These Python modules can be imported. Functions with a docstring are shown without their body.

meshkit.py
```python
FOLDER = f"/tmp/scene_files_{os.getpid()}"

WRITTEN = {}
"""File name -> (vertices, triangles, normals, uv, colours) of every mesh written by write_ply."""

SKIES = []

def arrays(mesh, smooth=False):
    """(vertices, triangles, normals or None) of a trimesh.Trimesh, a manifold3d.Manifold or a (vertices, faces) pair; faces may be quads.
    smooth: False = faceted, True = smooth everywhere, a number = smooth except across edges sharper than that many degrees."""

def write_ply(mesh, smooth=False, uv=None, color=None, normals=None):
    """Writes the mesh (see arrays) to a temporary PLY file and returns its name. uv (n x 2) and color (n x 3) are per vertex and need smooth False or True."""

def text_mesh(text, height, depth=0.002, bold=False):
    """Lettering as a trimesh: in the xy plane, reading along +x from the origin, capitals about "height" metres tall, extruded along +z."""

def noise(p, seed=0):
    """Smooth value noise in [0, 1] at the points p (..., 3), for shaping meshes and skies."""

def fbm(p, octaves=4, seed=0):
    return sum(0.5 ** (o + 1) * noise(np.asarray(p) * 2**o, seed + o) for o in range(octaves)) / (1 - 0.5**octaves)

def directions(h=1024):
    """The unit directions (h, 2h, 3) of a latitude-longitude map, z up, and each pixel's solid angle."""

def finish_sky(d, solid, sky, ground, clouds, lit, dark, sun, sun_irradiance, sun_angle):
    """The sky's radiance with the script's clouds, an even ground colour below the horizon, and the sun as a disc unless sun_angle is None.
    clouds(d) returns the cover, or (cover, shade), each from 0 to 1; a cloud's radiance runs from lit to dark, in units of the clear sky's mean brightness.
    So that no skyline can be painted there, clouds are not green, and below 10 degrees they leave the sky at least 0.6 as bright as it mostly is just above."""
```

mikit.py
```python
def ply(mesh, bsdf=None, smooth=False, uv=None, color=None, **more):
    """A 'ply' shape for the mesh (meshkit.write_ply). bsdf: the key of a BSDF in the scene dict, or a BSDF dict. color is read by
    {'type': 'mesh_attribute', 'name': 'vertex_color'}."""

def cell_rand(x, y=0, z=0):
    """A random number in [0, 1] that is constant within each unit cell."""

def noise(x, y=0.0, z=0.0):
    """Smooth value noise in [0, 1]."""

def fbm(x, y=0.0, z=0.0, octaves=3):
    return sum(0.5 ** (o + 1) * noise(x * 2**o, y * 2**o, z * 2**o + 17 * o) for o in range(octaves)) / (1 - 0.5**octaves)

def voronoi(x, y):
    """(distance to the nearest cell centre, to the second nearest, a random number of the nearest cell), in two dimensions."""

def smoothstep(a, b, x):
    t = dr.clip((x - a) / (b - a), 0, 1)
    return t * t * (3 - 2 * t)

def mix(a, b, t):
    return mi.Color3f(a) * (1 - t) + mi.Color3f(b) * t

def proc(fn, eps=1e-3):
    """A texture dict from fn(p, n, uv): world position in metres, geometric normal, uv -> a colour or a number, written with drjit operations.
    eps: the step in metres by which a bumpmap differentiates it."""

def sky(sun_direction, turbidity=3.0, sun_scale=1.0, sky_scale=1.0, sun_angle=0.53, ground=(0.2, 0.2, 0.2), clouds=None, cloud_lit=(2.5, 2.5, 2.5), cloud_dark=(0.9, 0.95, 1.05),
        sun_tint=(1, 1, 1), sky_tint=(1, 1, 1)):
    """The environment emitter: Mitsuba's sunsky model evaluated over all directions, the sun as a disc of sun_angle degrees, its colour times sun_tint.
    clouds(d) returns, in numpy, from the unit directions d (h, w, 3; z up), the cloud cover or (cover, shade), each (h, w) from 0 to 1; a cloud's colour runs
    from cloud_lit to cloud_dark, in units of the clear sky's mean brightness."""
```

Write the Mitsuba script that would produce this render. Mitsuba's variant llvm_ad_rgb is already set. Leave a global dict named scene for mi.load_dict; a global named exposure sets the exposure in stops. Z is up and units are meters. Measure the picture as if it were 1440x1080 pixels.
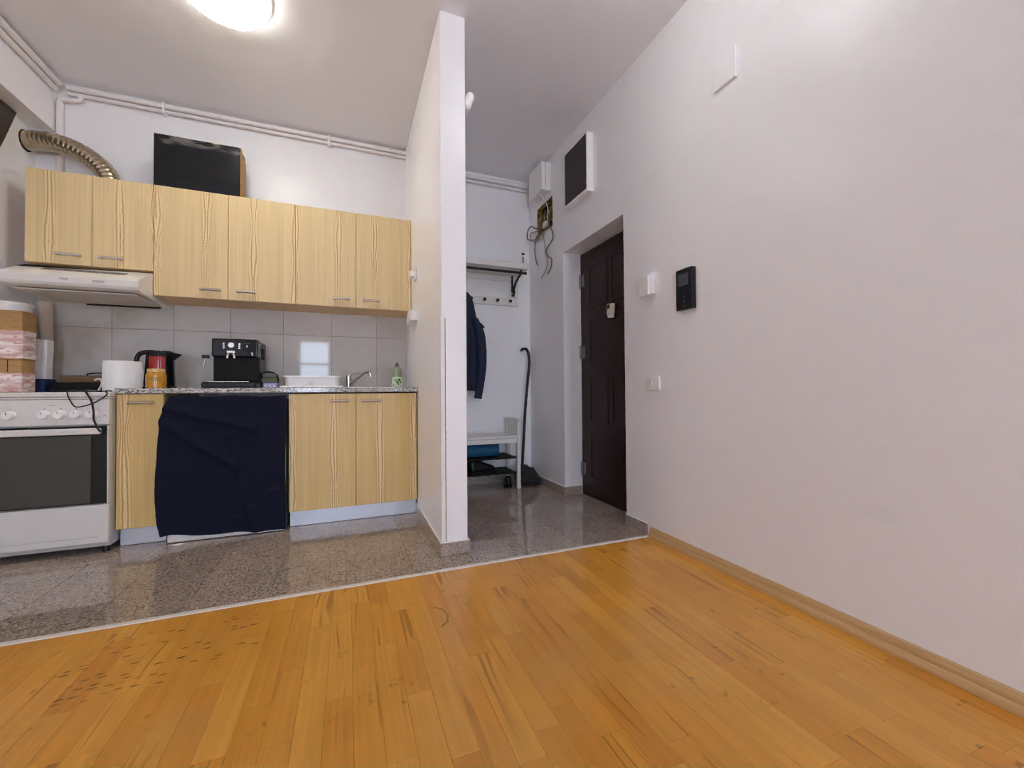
import math, random
import numpy as np, trimesh, manifold3d as m3, shapely.geometry as sg
import drjit as dr, mitsuba as mi, mikit, meshkit
from mikit import noise, fbm, smoothstep, mix, cell_rand, voronoi, proc

scene, labels = {}, {}
T = mi.ScalarTransform4f
random.seed(7)
rng = np.random.default_rng(7)

# ------------------------------------------------------------------ camera, lights, exposure
FOCAL, YAW, PITCH, ROLL, EYE = 583.17, math.radians(21.579), math.radians(0.882), math.radians(-0.4243), 0.8654
_f = np.array([math.sin(YAW) * math.cos(PITCH), math.cos(YAW) * math.cos(PITCH), math.sin(PITCH)])
_r = np.array([math.cos(YAW), -math.sin(YAW), 0.0])
_u = np.cross(_r, _f)
_u2 = _u * math.cos(ROLL) - _r * math.sin(ROLL)
_o = np.array([0, 0, EYE])
scene['camera'] = {'type': 'perspective', 'fov': math.degrees(2 * math.atan(720 / FOCAL)), 'fov_axis': 'x', 'near_clip': 0.05, 'far_clip': 60.0,
                   'to_world': T().look_at(origin=_o.tolist(), target=(_o + _f).tolist(), up=_u2.tolist())}
exposure = 0.64
KITCHEN_LAMP = (14.5, 14.4, 13.3)      # radiance of the opal lamp over the kitchen
ROOM_LAMP = (6.6, 6.9, 7.0)            # the opal globe over the wooden floor, just above the frame
WINDOW_LIGHT = (7.4, 9.2, 12.0)         # daylight in the panes behind the camera, added glass included

# ------------------------------------------------------------------ measures of the place (metres)
XL, XR, XP0, XP1 = -1.868, 1.657, 0.457, 0.596
YF, YK, YH, YP = -3.4, 3.58, 3.70, 2.167
ZC = 2.903
YB = 1.998                              # where wood meets granite
DOOR_Y0, DOOR_Y1, DOOR_Z = 2.2115, 3.0215, 2.0


def lin(r, g, b):
    return tuple(((c / 255) / 12.92 if c / 255 <= 0.04045 else ((c / 255 + 0.055) / 1.055) ** 2.4) for c in (r, g, b))


# ------------------------------------------------------------------ materials
def mat(name, color, rough=0.5, spec=0.5, metal=0.0, **more):
    c = color if isinstance(color, dict) else {'type': 'rgb', 'value': list(color)}
    scene['mat_' + name] = {'type': 'twosided', 'bsdf': {'type': 'principled', 'base_color': c, 'roughness': rough, 'specular': spec, 'metallic': metal, **more}}
    return 'mat_' + name


def bumped(name, color, fn, scale, rough=0.5, spec=0.5, eps=1e-3, **more):
    c = color if isinstance(color, dict) else {'type': 'rgb', 'value': list(color)}
    scene['mat_' + name] = {'type': 'twosided', 'bsdf': {'type': 'bumpmap', 'arbitrary': proc(fn, eps), 'scale': scale,
                            'bsdf': {'type': 'principled', 'base_color': c, 'roughness': rough, 'specular': spec, **more}}}
    return 'mat_' + name


def c3(c):
    return mi.Color3f(*c)


def wall_fn(p, n, uv):
    m = fbm(p.x * 1.7 + 3, p.y * 1.7, p.z * 1.7)
    smear = smoothstep(0.72, 0.86, fbm(p.x * 6 + 9, p.y * 6, p.z * 9 + 4)) * 0.03
    return c3((0.80, 0.785, 0.785)) * (0.98 + 0.04 * m - smear)


def ceiling_fn(p, n, uv):
    return c3((0.76, 0.752, 0.765)) * (0.98 + 0.04 * fbm(p.x * 1.3, p.y * 1.3, 2))


def granite_core(p, k=1.0):
    a = noise(p.x * 300 * k, p.y * 300 * k, p.z * 300 * k)
    b = noise(p.x * 230 * k + 40, p.y * 230 * k, p.z * 230 * k)
    c = noise(p.x * 450 * k, p.y * 450 * k + 11, p.z * 450 * k)
    big = fbm(p.x * 7, p.y * 7, p.z * 7)
    col = mix((0.29, 0.24, 0.205), (0.35, 0.29, 0.25), smoothstep(0.3, 0.7, big))
    col = mix(col, (0.60, 0.54, 0.49), smoothstep(0.58, 0.74, a) * 0.85)
    col = mix(col, (0.075, 0.065, 0.06), smoothstep(0.60, 0.75, b) * 0.8)
    col = mix(col, (0.42, 0.30, 0.245), smoothstep(0.62, 0.76, c) * 0.5)
    return col


def granite_fn(p, n, uv):
    t = cell_rand(uv.x, 3)
    return granite_core(p, 0.72) * mi.Color3f(1.0, 0.95, 0.9) * (0.80 + 0.20 * t)


def counter_fn(p, n, uv):
    a = noise(p.x * 150, p.y * 150, p.z * 150)
    b = noise(p.x * 130 + 40, p.y * 130, p.z * 130)
    col = mix((0.36, 0.33, 0.30), (0.68, 0.65, 0.61), smoothstep(0.52, 0.68, a))
    return mix(col, (0.07, 0.06, 0.055), smoothstep(0.54, 0.66, b) * 0.85)


# pale bands in the printed pine laminate, by their place along the kitchen wall
BANDS_UP = [-1.64, -1.31, -1.13, -0.865, -0.595, -0.345, -0.06, 0.19, 0.445]
BANDS_LOW = [-1.165, -0.335, -0.085, 0.205, 0.43]


def pine_core(p, bands, base=(0.655, 0.49, 0.255)):
    s1 = noise(p.x * 330, 0.3, p.z * 2.2)
    s2 = noise(p.x * 90, 4.3, p.z * 1.2)
    s3 = noise(p.x * 28, 9.3, p.z * 0.5)
    col = c3(base) * (0.82 + 0.21 * s1 + 0.1 * s2 + 0.07 * s3)
    for k, c in enumerate(bands):
        wob = (noise(p.z * 5 + 7.7 * k, 1.5, 0) - 0.5) * 0.016
        d = dr.abs(p.x - c - wob)
        inside = 1 - smoothstep(0.014, 0.034, d)
        wid = 0.35 + 0.9 * noise(p.z * 4.5 + 3 * k, 8.1, 0)
        ring = dr.sin(6.2832 * (d * 52 / wid + 0.9 * noise(p.z * 5 + 5 * k, p.x * 8, 2) + 0.15 * noise(p.z * 60, p.x * 30, k)))
        col = mix(col, (0.40, 0.23, 0.085), inside * smoothstep(0.35, 0.95, ring) * 0.8)
        col = mix(col, (0.80, 0.60, 0.34), inside * smoothstep(0.0, 0.8, -ring) * 0.75)
    return col


def pine_up_fn(p, n, uv):
    return pine_core(p, BANDS_UP)


def pine_low_fn(p, n, uv):
    return pine_core(p, BANDS_LOW, (0.60, 0.40, 0.145))


def pine_side_fn(p, n, uv):
    s1 = noise(p.y * 200, p.x * 60, p.z * 2)
    return c3((0.56, 0.39, 0.19)) * (0.86 + 0.22 * s1)


def parquet_fn(p, n, uv):
    i = dr.floor(uv.x + 0.5)
    t, h = cell_rand(i, 5), cell_rand(i, 9)
    off = h * 37.0
    g1 = noise(p.x * 230 + off, p.y * 7, 1.0)
    g2 = noise(p.x * 70 + off * 3, p.y * 2.4, 5.0)
    g3 = fbm(p.x * 16 + off, p.y * 4, 3.0)
    col = mix((0.50, 0.212, 0.026), (0.575, 0.272, 0.042), t)
    col = mix(col, (0.44, 0.165, 0.020), smoothstep(0.70, 0.98, h) * 0.6)
    g4 = fbm(p.x * 5 + 3, p.y * 5, 7.0, 4)
    col = col * (0.76 + 0.10 * g1 + 0.12 * g2 + 0.16 * g3 + 0.22 * g4)
    # dark heart streaks in some blocks
    s = smoothstep(0.74, 0.92, noise(p.x * 95 + off + 1.5 * noise(p.y * 6, off, 1.0), p.y * 3.2 + h * 9, 8.0)) * smoothstep(0.3, 0.7, cell_rand(i, 21))
    col = mix(col, (0.24, 0.085, 0.014), s * 0.6)
    # worn, greyer lacquer in patches
    wear = smoothstep(0.55, 0.8, fbm(p.x * 2.6 + 4, p.y * 2.6 + 1, 6.0, 4))
    col = mix(col, (0.52, 0.27, 0.075), wear * 0.4)
    dirt = smoothstep(0.70, 0.82, fbm(p.x * 34, p.y * 34, 1.0, 4)) * smoothstep(0.55, 0.75, fbm(p.x * 5 + 8, p.y * 5, 2.0))
    col = mix(col, (0.2, 0.085, 0.025), dirt * 0.5)
    # dark dashes worn into the lacquer in front of the appliance
    gx, gy = p.x * 30.0 + p.y * 4.0, p.y * 52.0 - p.x * 5.0
    cx, cy = dr.floor(gx), dr.floor(gy)
    jx, jy = cell_rand(cx, cy, 1), cell_rand(cx, cy, 2)
    dx, dy = (gx - cx - 0.3 - 0.4 * jx) / 0.40, (gy - cy - 0.3 - 0.4 * jy) / 0.20
    dash = 1 - smoothstep(0.6, 1.0, dx * dx + dy * dy)
    ex, ey = (p.x + 0.57) / 0.34, (p.y - 1.73 - 0.12 * (p.x + 0.57)) / 0.25
    zone = 1 - smoothstep(0.35, 1.0, ex * ex + ey * ey)
    on = smoothstep(0.0, 0.05, zone * 0.24 - cell_rand(cx, cy, 6))
    col = mix(col, (0.10, 0.022, 0.010), dash * on * (0.25 + 0.7 * cell_rand(cx, cy, 7)))
    # a curved scratch
    rr = dr.sqrt(dr.square(p.x - 0.265) + dr.square(p.y - 1.60))
    scr = (1 - smoothstep(0.0015, 0.004, dr.abs(rr - 0.085 - 0.01 * noise(p.x * 40, p.y * 40)))) * smoothstep(0.25, 0.26, p.x) * smoothstep(1.52, 1.53, p.y) * (1 - smoothstep(1.66, 1.68, p.y))
    return mix(col, (0.10, 0.035, 0.012), scr * 0.7)


def parquet_bump(p, n, uv):
    return noise(p.x * 12, p.y * 3, 3) + 0.25 * noise(p.x * 160, p.y * 8, 1)


def tile_fn(p, n, uv):
    m = fbm(p.x * 14, p.y * 14, p.z * 14)
    brownish = smoothstep(0.35, 0.75, fbm(p.x * 5 + 1, 3.0, p.z * 5)) * smoothstep(-1.15, -1.5, p.x)  # browner blotches towards the stove end of the tiles
    col = c3((0.545, 0.51, 0.475)) * (0.96 + 0.08 * m) * (0.97 + 0.06 * cell_rand(uv.x, 4))
    return mix(col, (0.40, 0.335, 0.25), brownish * 0.7)


def grout_fn(p, n, uv):
    return c3((0.20, 0.175, 0.15)) * (0.8 + 0.4 * noise(p.x * 60, p.y * 60, p.z * 60))


def door_fn(p, n, uv):
    g = noise(p.y * 120, 2.0, p.z * 3) * 0.5 + noise(p.y * 300, 5.0, p.z * 8) * 0.5
    return mix((0.018, 0.0062, 0.0062), (0.034, 0.0125, 0.0115), g)


def navy_fn(p, n, uv):
    w = noise(p.x * 900, 1.0, p.z * 900)
    s = smoothstep(0.7, 0.85, fbm(p.x * 22, p.y * 22, p.z * 22, 4))
    return mix((0.0042, 0.0055, 0.014), (0.0075, 0.0095, 0.022), w) + c3((0.02, 0.02, 0.025)) * s * 0.4


def jacket_fn(p, n, uv):
    w = noise(p.x * 500, p.y * 500, p.z * 500)
    return mix((0.010, 0.013, 0.030), (0.020, 0.025, 0.048), w)


def film_fn(p, n, uv):
    a = fbm(p.x * 14 + p.y * 9, p.y * 14, p.z * 48, 4)
    b = fbm(p.x * 40, p.y * 40, p.z * 60 + 5, 3)
    col = mix((0.58, 0.36, 0.33), (0.86, 0.76, 0.72), smoothstep(0.35, 0.65, a))
    return mix(col, (0.50, 0.14, 0.17), smoothstep(0.62, 0.74, b) * 0.8)


def cardboard_fn(p, n, uv):
    return c3((0.40, 0.235, 0.10)) * (0.88 + 0.22 * noise(p.x * 30 + p.y * 30, 1.0, p.z * 160))


def blackbox_fn(p, n, uv):
    s = smoothstep(0.46, 0.66, fbm(p.x * 11, p.y * 11, p.z * 30, 4)) * smoothstep(2.48, 2.54, p.z + 0.03 * noise(p.x * 20, 0.0, 0.0))
    d = fbm(p.x * 18, 4.0, p.z * 18, 3)
    return mix(c3((0.007, 0.0075, 0.010)) * (0.6 + 0.8 * d), (0.16, 0.145, 0.13), s * 0.8)


def duct_bump(p, n, uv):
    return 0.5 + 0.5 * dr.sin(uv.x * 6.2832)


def mesh_dark_fn(p, n, uv):
    w = dr.sin(p.y * 2600) * dr.sin(p.z * 2600)
    return mix((0.030, 0.024, 0.022), (0.055, 0.045, 0.042), 0.5 + 0.5 * w)


def brickhole_fn(p, n, uv):
    a = fbm(p.x * 30, p.y * 30, p.z * 30, 4)
    b = fbm(p.x * 55 + 5, p.y * 55, p.z * 35, 3)
    col = mix((0.20, 0.14, 0.035), (0.36, 0.27, 0.08), smoothstep(0.3, 0.7, a))
    col = mix(col, (0.26, 0.13, 0.07), smoothstep(0.5, 0.7, b) * 0.8)
    return mix(col, (0.03, 0.022, 0.012), smoothstep(0.62, 0.72, noise(p.x * 40, p.y * 40 + 3, p.z * 22)) * 0.9)


def tray_fn(p, n, uv):
    return mix((0.16, 0.085, 0.04), (0.27, 0.16, 0.085), noise(p.x * 12, 3.0, p.z * 200))


def steel_fn(p, n, uv):
    return c3((0.56, 0.58, 0.62)) * (0.95 + 0.1 * noise(p.x * 2, p.y * 400, p.z * 500))


def skirt_fn(p, n, uv):
    g = noise(p.y * 9, p.z * 240, p.x * 240) * 0.5 + fbm(p.y * 3, p.z * 60, 3.0) * 0.5
    return mix((0.40, 0.235, 0.095), (0.60, 0.39, 0.18), g)


def fur_fn(p, n, uv):
    return mix((0.010, 0.009, 0.009), (0.05, 0.043, 0.04), fbm(p.x * 90, p.y * 90, p.z * 40, 3))


bumped('wall', proc(wall_fn), lambda p, n, uv: fbm(p.x * 26, p.y * 26, p.z * 26, 3), 0.0007, rough=0.34, spec=0.4, eps=4e-3)
mat('ceiling', proc(ceiling_fn), 0.45, 0.4)
mat('granite', proc(granite_fn), 0.06, 0.6)
mat('counter', proc(counter_fn), 0.14, 0.5)
mat('pine_up', proc(pine_up_fn), 0.38, 0.4)
mat('pine_low', proc(pine_low_fn), 0.38, 0.4)
mat('pine_side', proc(pine_side_fn), 0.45, 0.4)
bumped('parquet', proc(parquet_fn), parquet_bump, 0.0009, rough=0.24, spec=0.42, eps=2e-3)
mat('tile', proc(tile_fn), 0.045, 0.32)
mat('grout', proc(grout_fn), 0.9, 0.2)
mat('door', proc(door_fn), 0.38, 0.22)
mat('navy', proc(navy_fn), 0.85, 0.15, sheen=0.15)
mat('jacket', proc(jacket_fn), 0.8, 0.3, sheen=0.5)
mat('film', proc(film_fn), 0.25, 0.5)
mat('cardboard', proc(cardboard_fn), 0.8, 0.2)
mat('blackbox', proc(blackbox_fn), 0.22, 0.35)
scene['mat_foil'] = {'type': 'twosided', 'bsdf': {'type': 'bumpmap', 'arbitrary': proc(duct_bump, 1.5e-3), 'scale': 0.0012,
                     'bsdf': {'type': 'principled', 'base_color': {'type': 'rgb', 'value': [0.46, 0.38, 0.27]}, 'metallic': 0.95, 'roughness': 0.24}}}
mat('meshdark', proc(mesh_dark_fn), 0.6, 0.3)
mat('brickhole', proc(brickhole_fn), 0.9, 0.2)
mat('tray', proc(tray_fn), 0.5, 0.3)
mat('plinth', proc(steel_fn), 0.35, 0.5, 0.35)
mat('skirt', proc(skirt_fn), 0.3, 0.45)
mat('fur', proc(fur_fn), 0.9, 0.2, sheen=0.6)
mat('enamel', (0.67, 0.64, 0.60), 0.22, 0.45)
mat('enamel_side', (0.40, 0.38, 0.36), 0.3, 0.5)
mat('plastic', (0.80, 0.785, 0.77), 0.35, 0.45)
mat('plastic_cream', (0.68, 0.63, 0.54), 0.4, 0.45)
mat('paint_white', (0.74, 0.72, 0.70), 0.4, 0.4)
mat('paint_pipe', (0.74, 0.70, 0.685), 0.35, 0.45)
mat('paint_rack', (0.68, 0.655, 0.61), 0.4, 0.4)
mat('chrome', (0.78, 0.78, 0.79), 0.12, 0.5, 1.0)
mat('nickel', (0.62, 0.60, 0.58), 0.26, 0.5, 1.0)
mat('black_gloss', (0.006, 0.006, 0.008), 0.10, 0.35)
mat('black_satin', (0.007, 0.0065, 0.0065), 0.35, 0.3)
mat('black_matte', (0.009, 0.0085, 0.0085), 0.6, 0.15)
mat('ovenglass', (0.040, 0.038, 0.028), 0.08, 0.6)
mat('dark_gap', (0.03, 0.026, 0.022), 0.8, 0.2)
mat('dark_brown', (0.035, 0.022, 0.014), 0.5, 0.4)
mat('red_glass', (0.27, 0.012, 0.010), 0.10, 0.6)
mat('honey', (0.50, 0.22, 0.008), 0.10, 0.6)
mat('lid_gold', (0.62, 0.40, 0.16), 0.35, 0.5)
mat('paper', (0.82, 0.81, 0.80), 0.9, 0.2)
mat('paper_beige', (0.60, 0.53, 0.43), 0.85, 0.2)
mat('navy_card', (0.016, 0.026, 0.085), 0.5, 0.4)
mat('purple_card', (0.38, 0.32, 0.62), 0.5, 0.4)
mat('grey_green', (0.115, 0.115, 0.085), 0.7, 0.3)
mat('label_worn', (0.36, 0.18, 0.03), 0.3, 0.4)
mat('soap', (0.26, 0.29, 0.18), 0.12, 0.6)
mat('label_pale', (0.58, 0.70, 0.47), 0.5, 0.4)
mat('label_green', (0.04, 0.17, 0.04), 0.5, 0.4)
mat('teal', (0.012, 0.085, 0.17), 0.7, 0.3)
mat('grey_screen', (0.055, 0.056, 0.058), 0.15, 0.5)
mat('cable_grey', (0.10, 0.085, 0.075), 0.6, 0.4)
mat('cable_tan', (0.30, 0.25, 0.19), 0.6, 0.4)
mat('silver', (0.22, 0.21, 0.21), 0.45, 0.4, 0.5)
mat('strip', (0.60, 0.56, 0.50), 0.45, 0.4)
mat('filter', (0.50, 0.46, 0.40), 0.5, 0.4)
mat('frame_white', (0.80, 0.78, 0.77), 0.4, 0.4)


# ------------------------------------------------------------------ mesh helpers
def box(x0, x1, y0, y1, z0, z1, c=0.0):
    """A box; with c its edges are chamfered."""
    if x0 > x1: x0, x1 = x1, x0
    if y0 > y1: y0, y1 = y1, y0
    if z0 > z1: z0, z1 = z1, z0
    if c <= 0:
        b = trimesh.creation.box((x1 - x0, y1 - y0, z1 - z0))
        b.apply_translation(((x0 + x1) / 2, (y0 + y1) / 2, (z0 + z1) / 2))
        return b
    c = min(c, 0.49 * min(x1 - x0, y1 - y0, z1 - z0))
    pts = []
    for x, sx in ((x0, 1), (x1, -1)):
        for y, sy in ((y0, 1), (y1, -1)):
            for z, sz in ((z0, 1), (z1, -1)):
                pts += [(x + sx * c, y + sy * c, z), (x + sx * c, y, z + sz * c), (x, y + sy * c, z + sz * c)]
    return trimesh.convex.convex_hull(np.array(pts))


def rbox(x0, x1, y0, y1, z0, z1, r, n=12):
    """A box with rounded edges."""
    s = m3.Manifold.sphere(r, n)
    pts = [s.translate((x, y, z)) for x in (x0 + r, x1 - r) for y in (y0 + r, y1 - r) for z in (z0 + r, z1 - r)]
    return tm(m3.Manifold.batch_hull(pts))


def tm(m):
    a = m.to_mesh()
    return trimesh.Trimesh(np.array(a.vert_properties[:, :3]), np.array(a.tri_verts), process=False)


def mf(t):
    return m3.Manifold(m3.Mesh(np.asarray(t.vertices, np.float32), np.asarray(t.faces, np.uint32)))


def cut(a, *bs):
    m = mf(a)
    for b in bs:
        m = m - mf(b)
    return tm(m)


def join(*ms):
    return trimesh.util.concatenate(list(ms))


def smooth_path(pts, n=10):
    p = np.array(pts, float)
    if len(p) < 3:
        return p
    e = np.vstack([2 * p[0] - p[1], p, 2 * p[-1] - p[-2]])
    out = []
    for i in range(1, len(e) - 2):
        for t in np.linspace(0, 1, n, endpoint=False):
            a, b, c, d = e[i - 1], e[i], e[i + 1], e[i + 2]
            out.append(0.5 * (2 * b + (c - a) * t + (2 * a - 5 * b + 4 * c - d) * t * t + (3 * b - a - 3 * c + d) * t ** 3))
    return np.array(out + [p[-1]])


def tube(pts, r, sides=10, n=10, caps=True, curve=True, uvs=False):
    p = smooth_path(pts, n) if curve else np.array(pts, float)
    r = np.broadcast_to(r, (len(p),)) if np.ndim(r) == 0 else np.interp(np.linspace(0, 1, len(p)), np.linspace(0, 1, len(r)), r)
    t = np.gradient(p, axis=0)
    t /= np.linalg.norm(t, axis=1, keepdims=True) + 1e-12
    a = np.cross(t[0], [0, 0, 1.0] if abs(t[0][2]) < 0.9 else [1.0, 0, 0])
    ring, v = np.arange(sides) * 2 * np.pi / sides, []
    for i in range(len(p)):
        a = a - t[i] * (a @ t[i])
        a /= np.linalg.norm(a) + 1e-12
        b = np.cross(t[i], a)
        v.append(p[i] + r[i] * (np.cos(ring)[:, None] * a + np.sin(ring)[:, None] * b))
    v, k = np.vstack(v), len(p)
    f = []
    for i in range(k - 1):
        for j in range(sides):
            q = (i * sides + j, i * sides + (j + 1) % sides, (i + 1) * sides + (j + 1) % sides, (i + 1) * sides + j)
            f += [(q[0], q[1], q[2]), (q[0], q[2], q[3])]
    if caps:
        v = np.vstack([v, p[0], p[-1]])
        for j in range(sides):
            f += [(k * sides, (j + 1) % sides, j), (k * sides + 1, (k - 1) * sides + j, (k - 1) * sides + (j + 1) % sides)]
    m = trimesh.Trimesh(v, np.array(f), process=False)
    if uvs:
        s = np.concatenate([[0], np.cumsum(np.linalg.norm(np.diff(p, axis=0), axis=1))])
        return m, s
    return m


def lathe(profile, center, n=36, axis='z'):
    """profile: (radius, height) pairs from the bottom axis point to the top axis point."""
    m = trimesh.creation.revolve(np.array(profile, float), sections=n)
    if axis == 'y':      # height runs towards the camera (-y)
        m.apply_transform(trimesh.transformations.rotation_matrix(math.pi / 2, (1, 0, 0)))
    if axis == '-x':     # height runs towards -x
        m.apply_transform(trimesh.transformations.rotation_matrix(-math.pi / 2, (0, 1, 0)))
    if m.volume < 0:
        m.invert()
    m.apply_translation(center)
    return m


def prism(poly, a0, a1, axis):
    """A polygon extruded along an axis: 'x' takes (y, z) points, 'y' takes (x, z), 'z' takes (x, y)."""
    m = trimesh.creation.extrude_polygon(sg.Polygon(poly), a1 - a0, engine='earcut')
    v = m.vertices.copy()
    if axis == 'x':
        m.vertices = np.stack([v[:, 2] + a0, v[:, 0], v[:, 1]], 1)
    elif axis == 'y':
        m.vertices = np.stack([v[:, 0], v[:, 2] + a0, v[:, 1]], 1)
    else:
        m.vertices = np.stack([v[:, 0], v[:, 1], v[:, 2] + a0], 1)
    if m.volume < 0:
        m.invert()
    return m


def loft(rings):
    """Closed surface through rings of equal point count, capped at both ends."""
    k, n = len(rings), len(rings[0])
    v, f = np.vstack(rings), []
    for i in range(k - 1):
        for j in range(n):
            q = (i * n + j, i * n + (j + 1) % n, (i + 1) * n + (j + 1) % n, (i + 1) * n + j)
            f += [(q[0], q[1], q[2]), (q[0], q[2], q[3])]
    v = np.vstack([v, rings[0].mean(0), rings[-1].mean(0)])
    for j in range(n):
        f += [(k * n, (j + 1) % n, j), (k * n + 1, (k - 1) * n + j, (k - 1) * n + (j + 1) % n)]
    m = trimesh.Trimesh(v, np.array(f), process=False)
    if m.volume < 0:
        m.invert()
    return m


def spin(m, deg, axis, point):
    m = m.copy()
    m.apply_transform(trimesh.transformations.rotation_matrix(math.radians(deg), axis, point))
    return m


# ------------------------------------------------------------------ scene helpers
def numbered(name, taken):
    if name not in taken:
        return name
    i = 1
    while f'{name}_{i:03d}' in taken:
        i += 1
    return f'{name}_{i:03d}'


TAKEN = set()


def thing(name, label, cat, group=None):
    key = numbered(name, TAKEN)
    TAKEN.add(key)
    labels[key] = {'label': label, 'category': cat}
    if group:
        labels[key]['group'] = group
    return key


def part(parent, name, mesh, m, smooth=30, label=None, kind=None, uv=None, **more):
    key = numbered(parent + '__' + name, TAKEN)
    TAKEN.add(key)
    scene[key] = mikit.ply(mesh, m, smooth=smooth, uv=uv, **more)
    if label or kind:
        labels[key] = {}
        if label: labels[key]['label'] = label
        if kind: labels[key]['kind'] = kind
    return key


def solo(name, mesh, m, label, cat, group=None, smooth=30):
    key = thing(name, label, cat, group)
    scene[key] = mikit.ply(mesh, m, smooth=smooth)
    return key


def struct(name, mesh, m, label, cat, smooth=False, **more):
    key = numbered(name, TAKEN)
    TAKEN.add(key)
    if mesh is not None:
        scene[key] = mikit.ply(mesh, m, smooth=smooth, **more)
    labels[key] = {'label': label, 'category': cat, 'kind': 'structure'}
    return key


def flat_uv(mesh, i):
    """The faceted mesh with its own corners and a uv that carries the piece's number."""
    m = mesh.copy()
    return m, np.tile([[float(i), 0.0]], (len(m.vertices), 1))


def slab_piece(x0, x1, y0, y1, z0, z1, c):
    """A floor piece: four chamfered upper edges, no underside."""
    v = [(x0, y0, z0), (x1, y0, z0), (x1, y1, z0), (x0, y1, z0), (x0, y0, z1 - c), (x1, y0, z1 - c), (x1, y1, z1 - c), (x0, y1, z1 - c),
         (x0 + c, y0 + c, z1), (x1 - c, y0 + c, z1), (x1 - c, y1 - c, z1), (x0 + c, y1 - c, z1)]
    f = [(8, 9, 10), (8, 10, 11)]
    for a in (0, 4):
        for k in range(4):
            n = (k + 1) % 4
            f += [(a + k, a + n, a + 4 + n), (a + k, a + 4 + n, a + 4 + k)]
    f += [(0, 2, 1), (0, 3, 2)]
    return trimesh.Trimesh(np.array(v), np.array(f), process=False)


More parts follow.
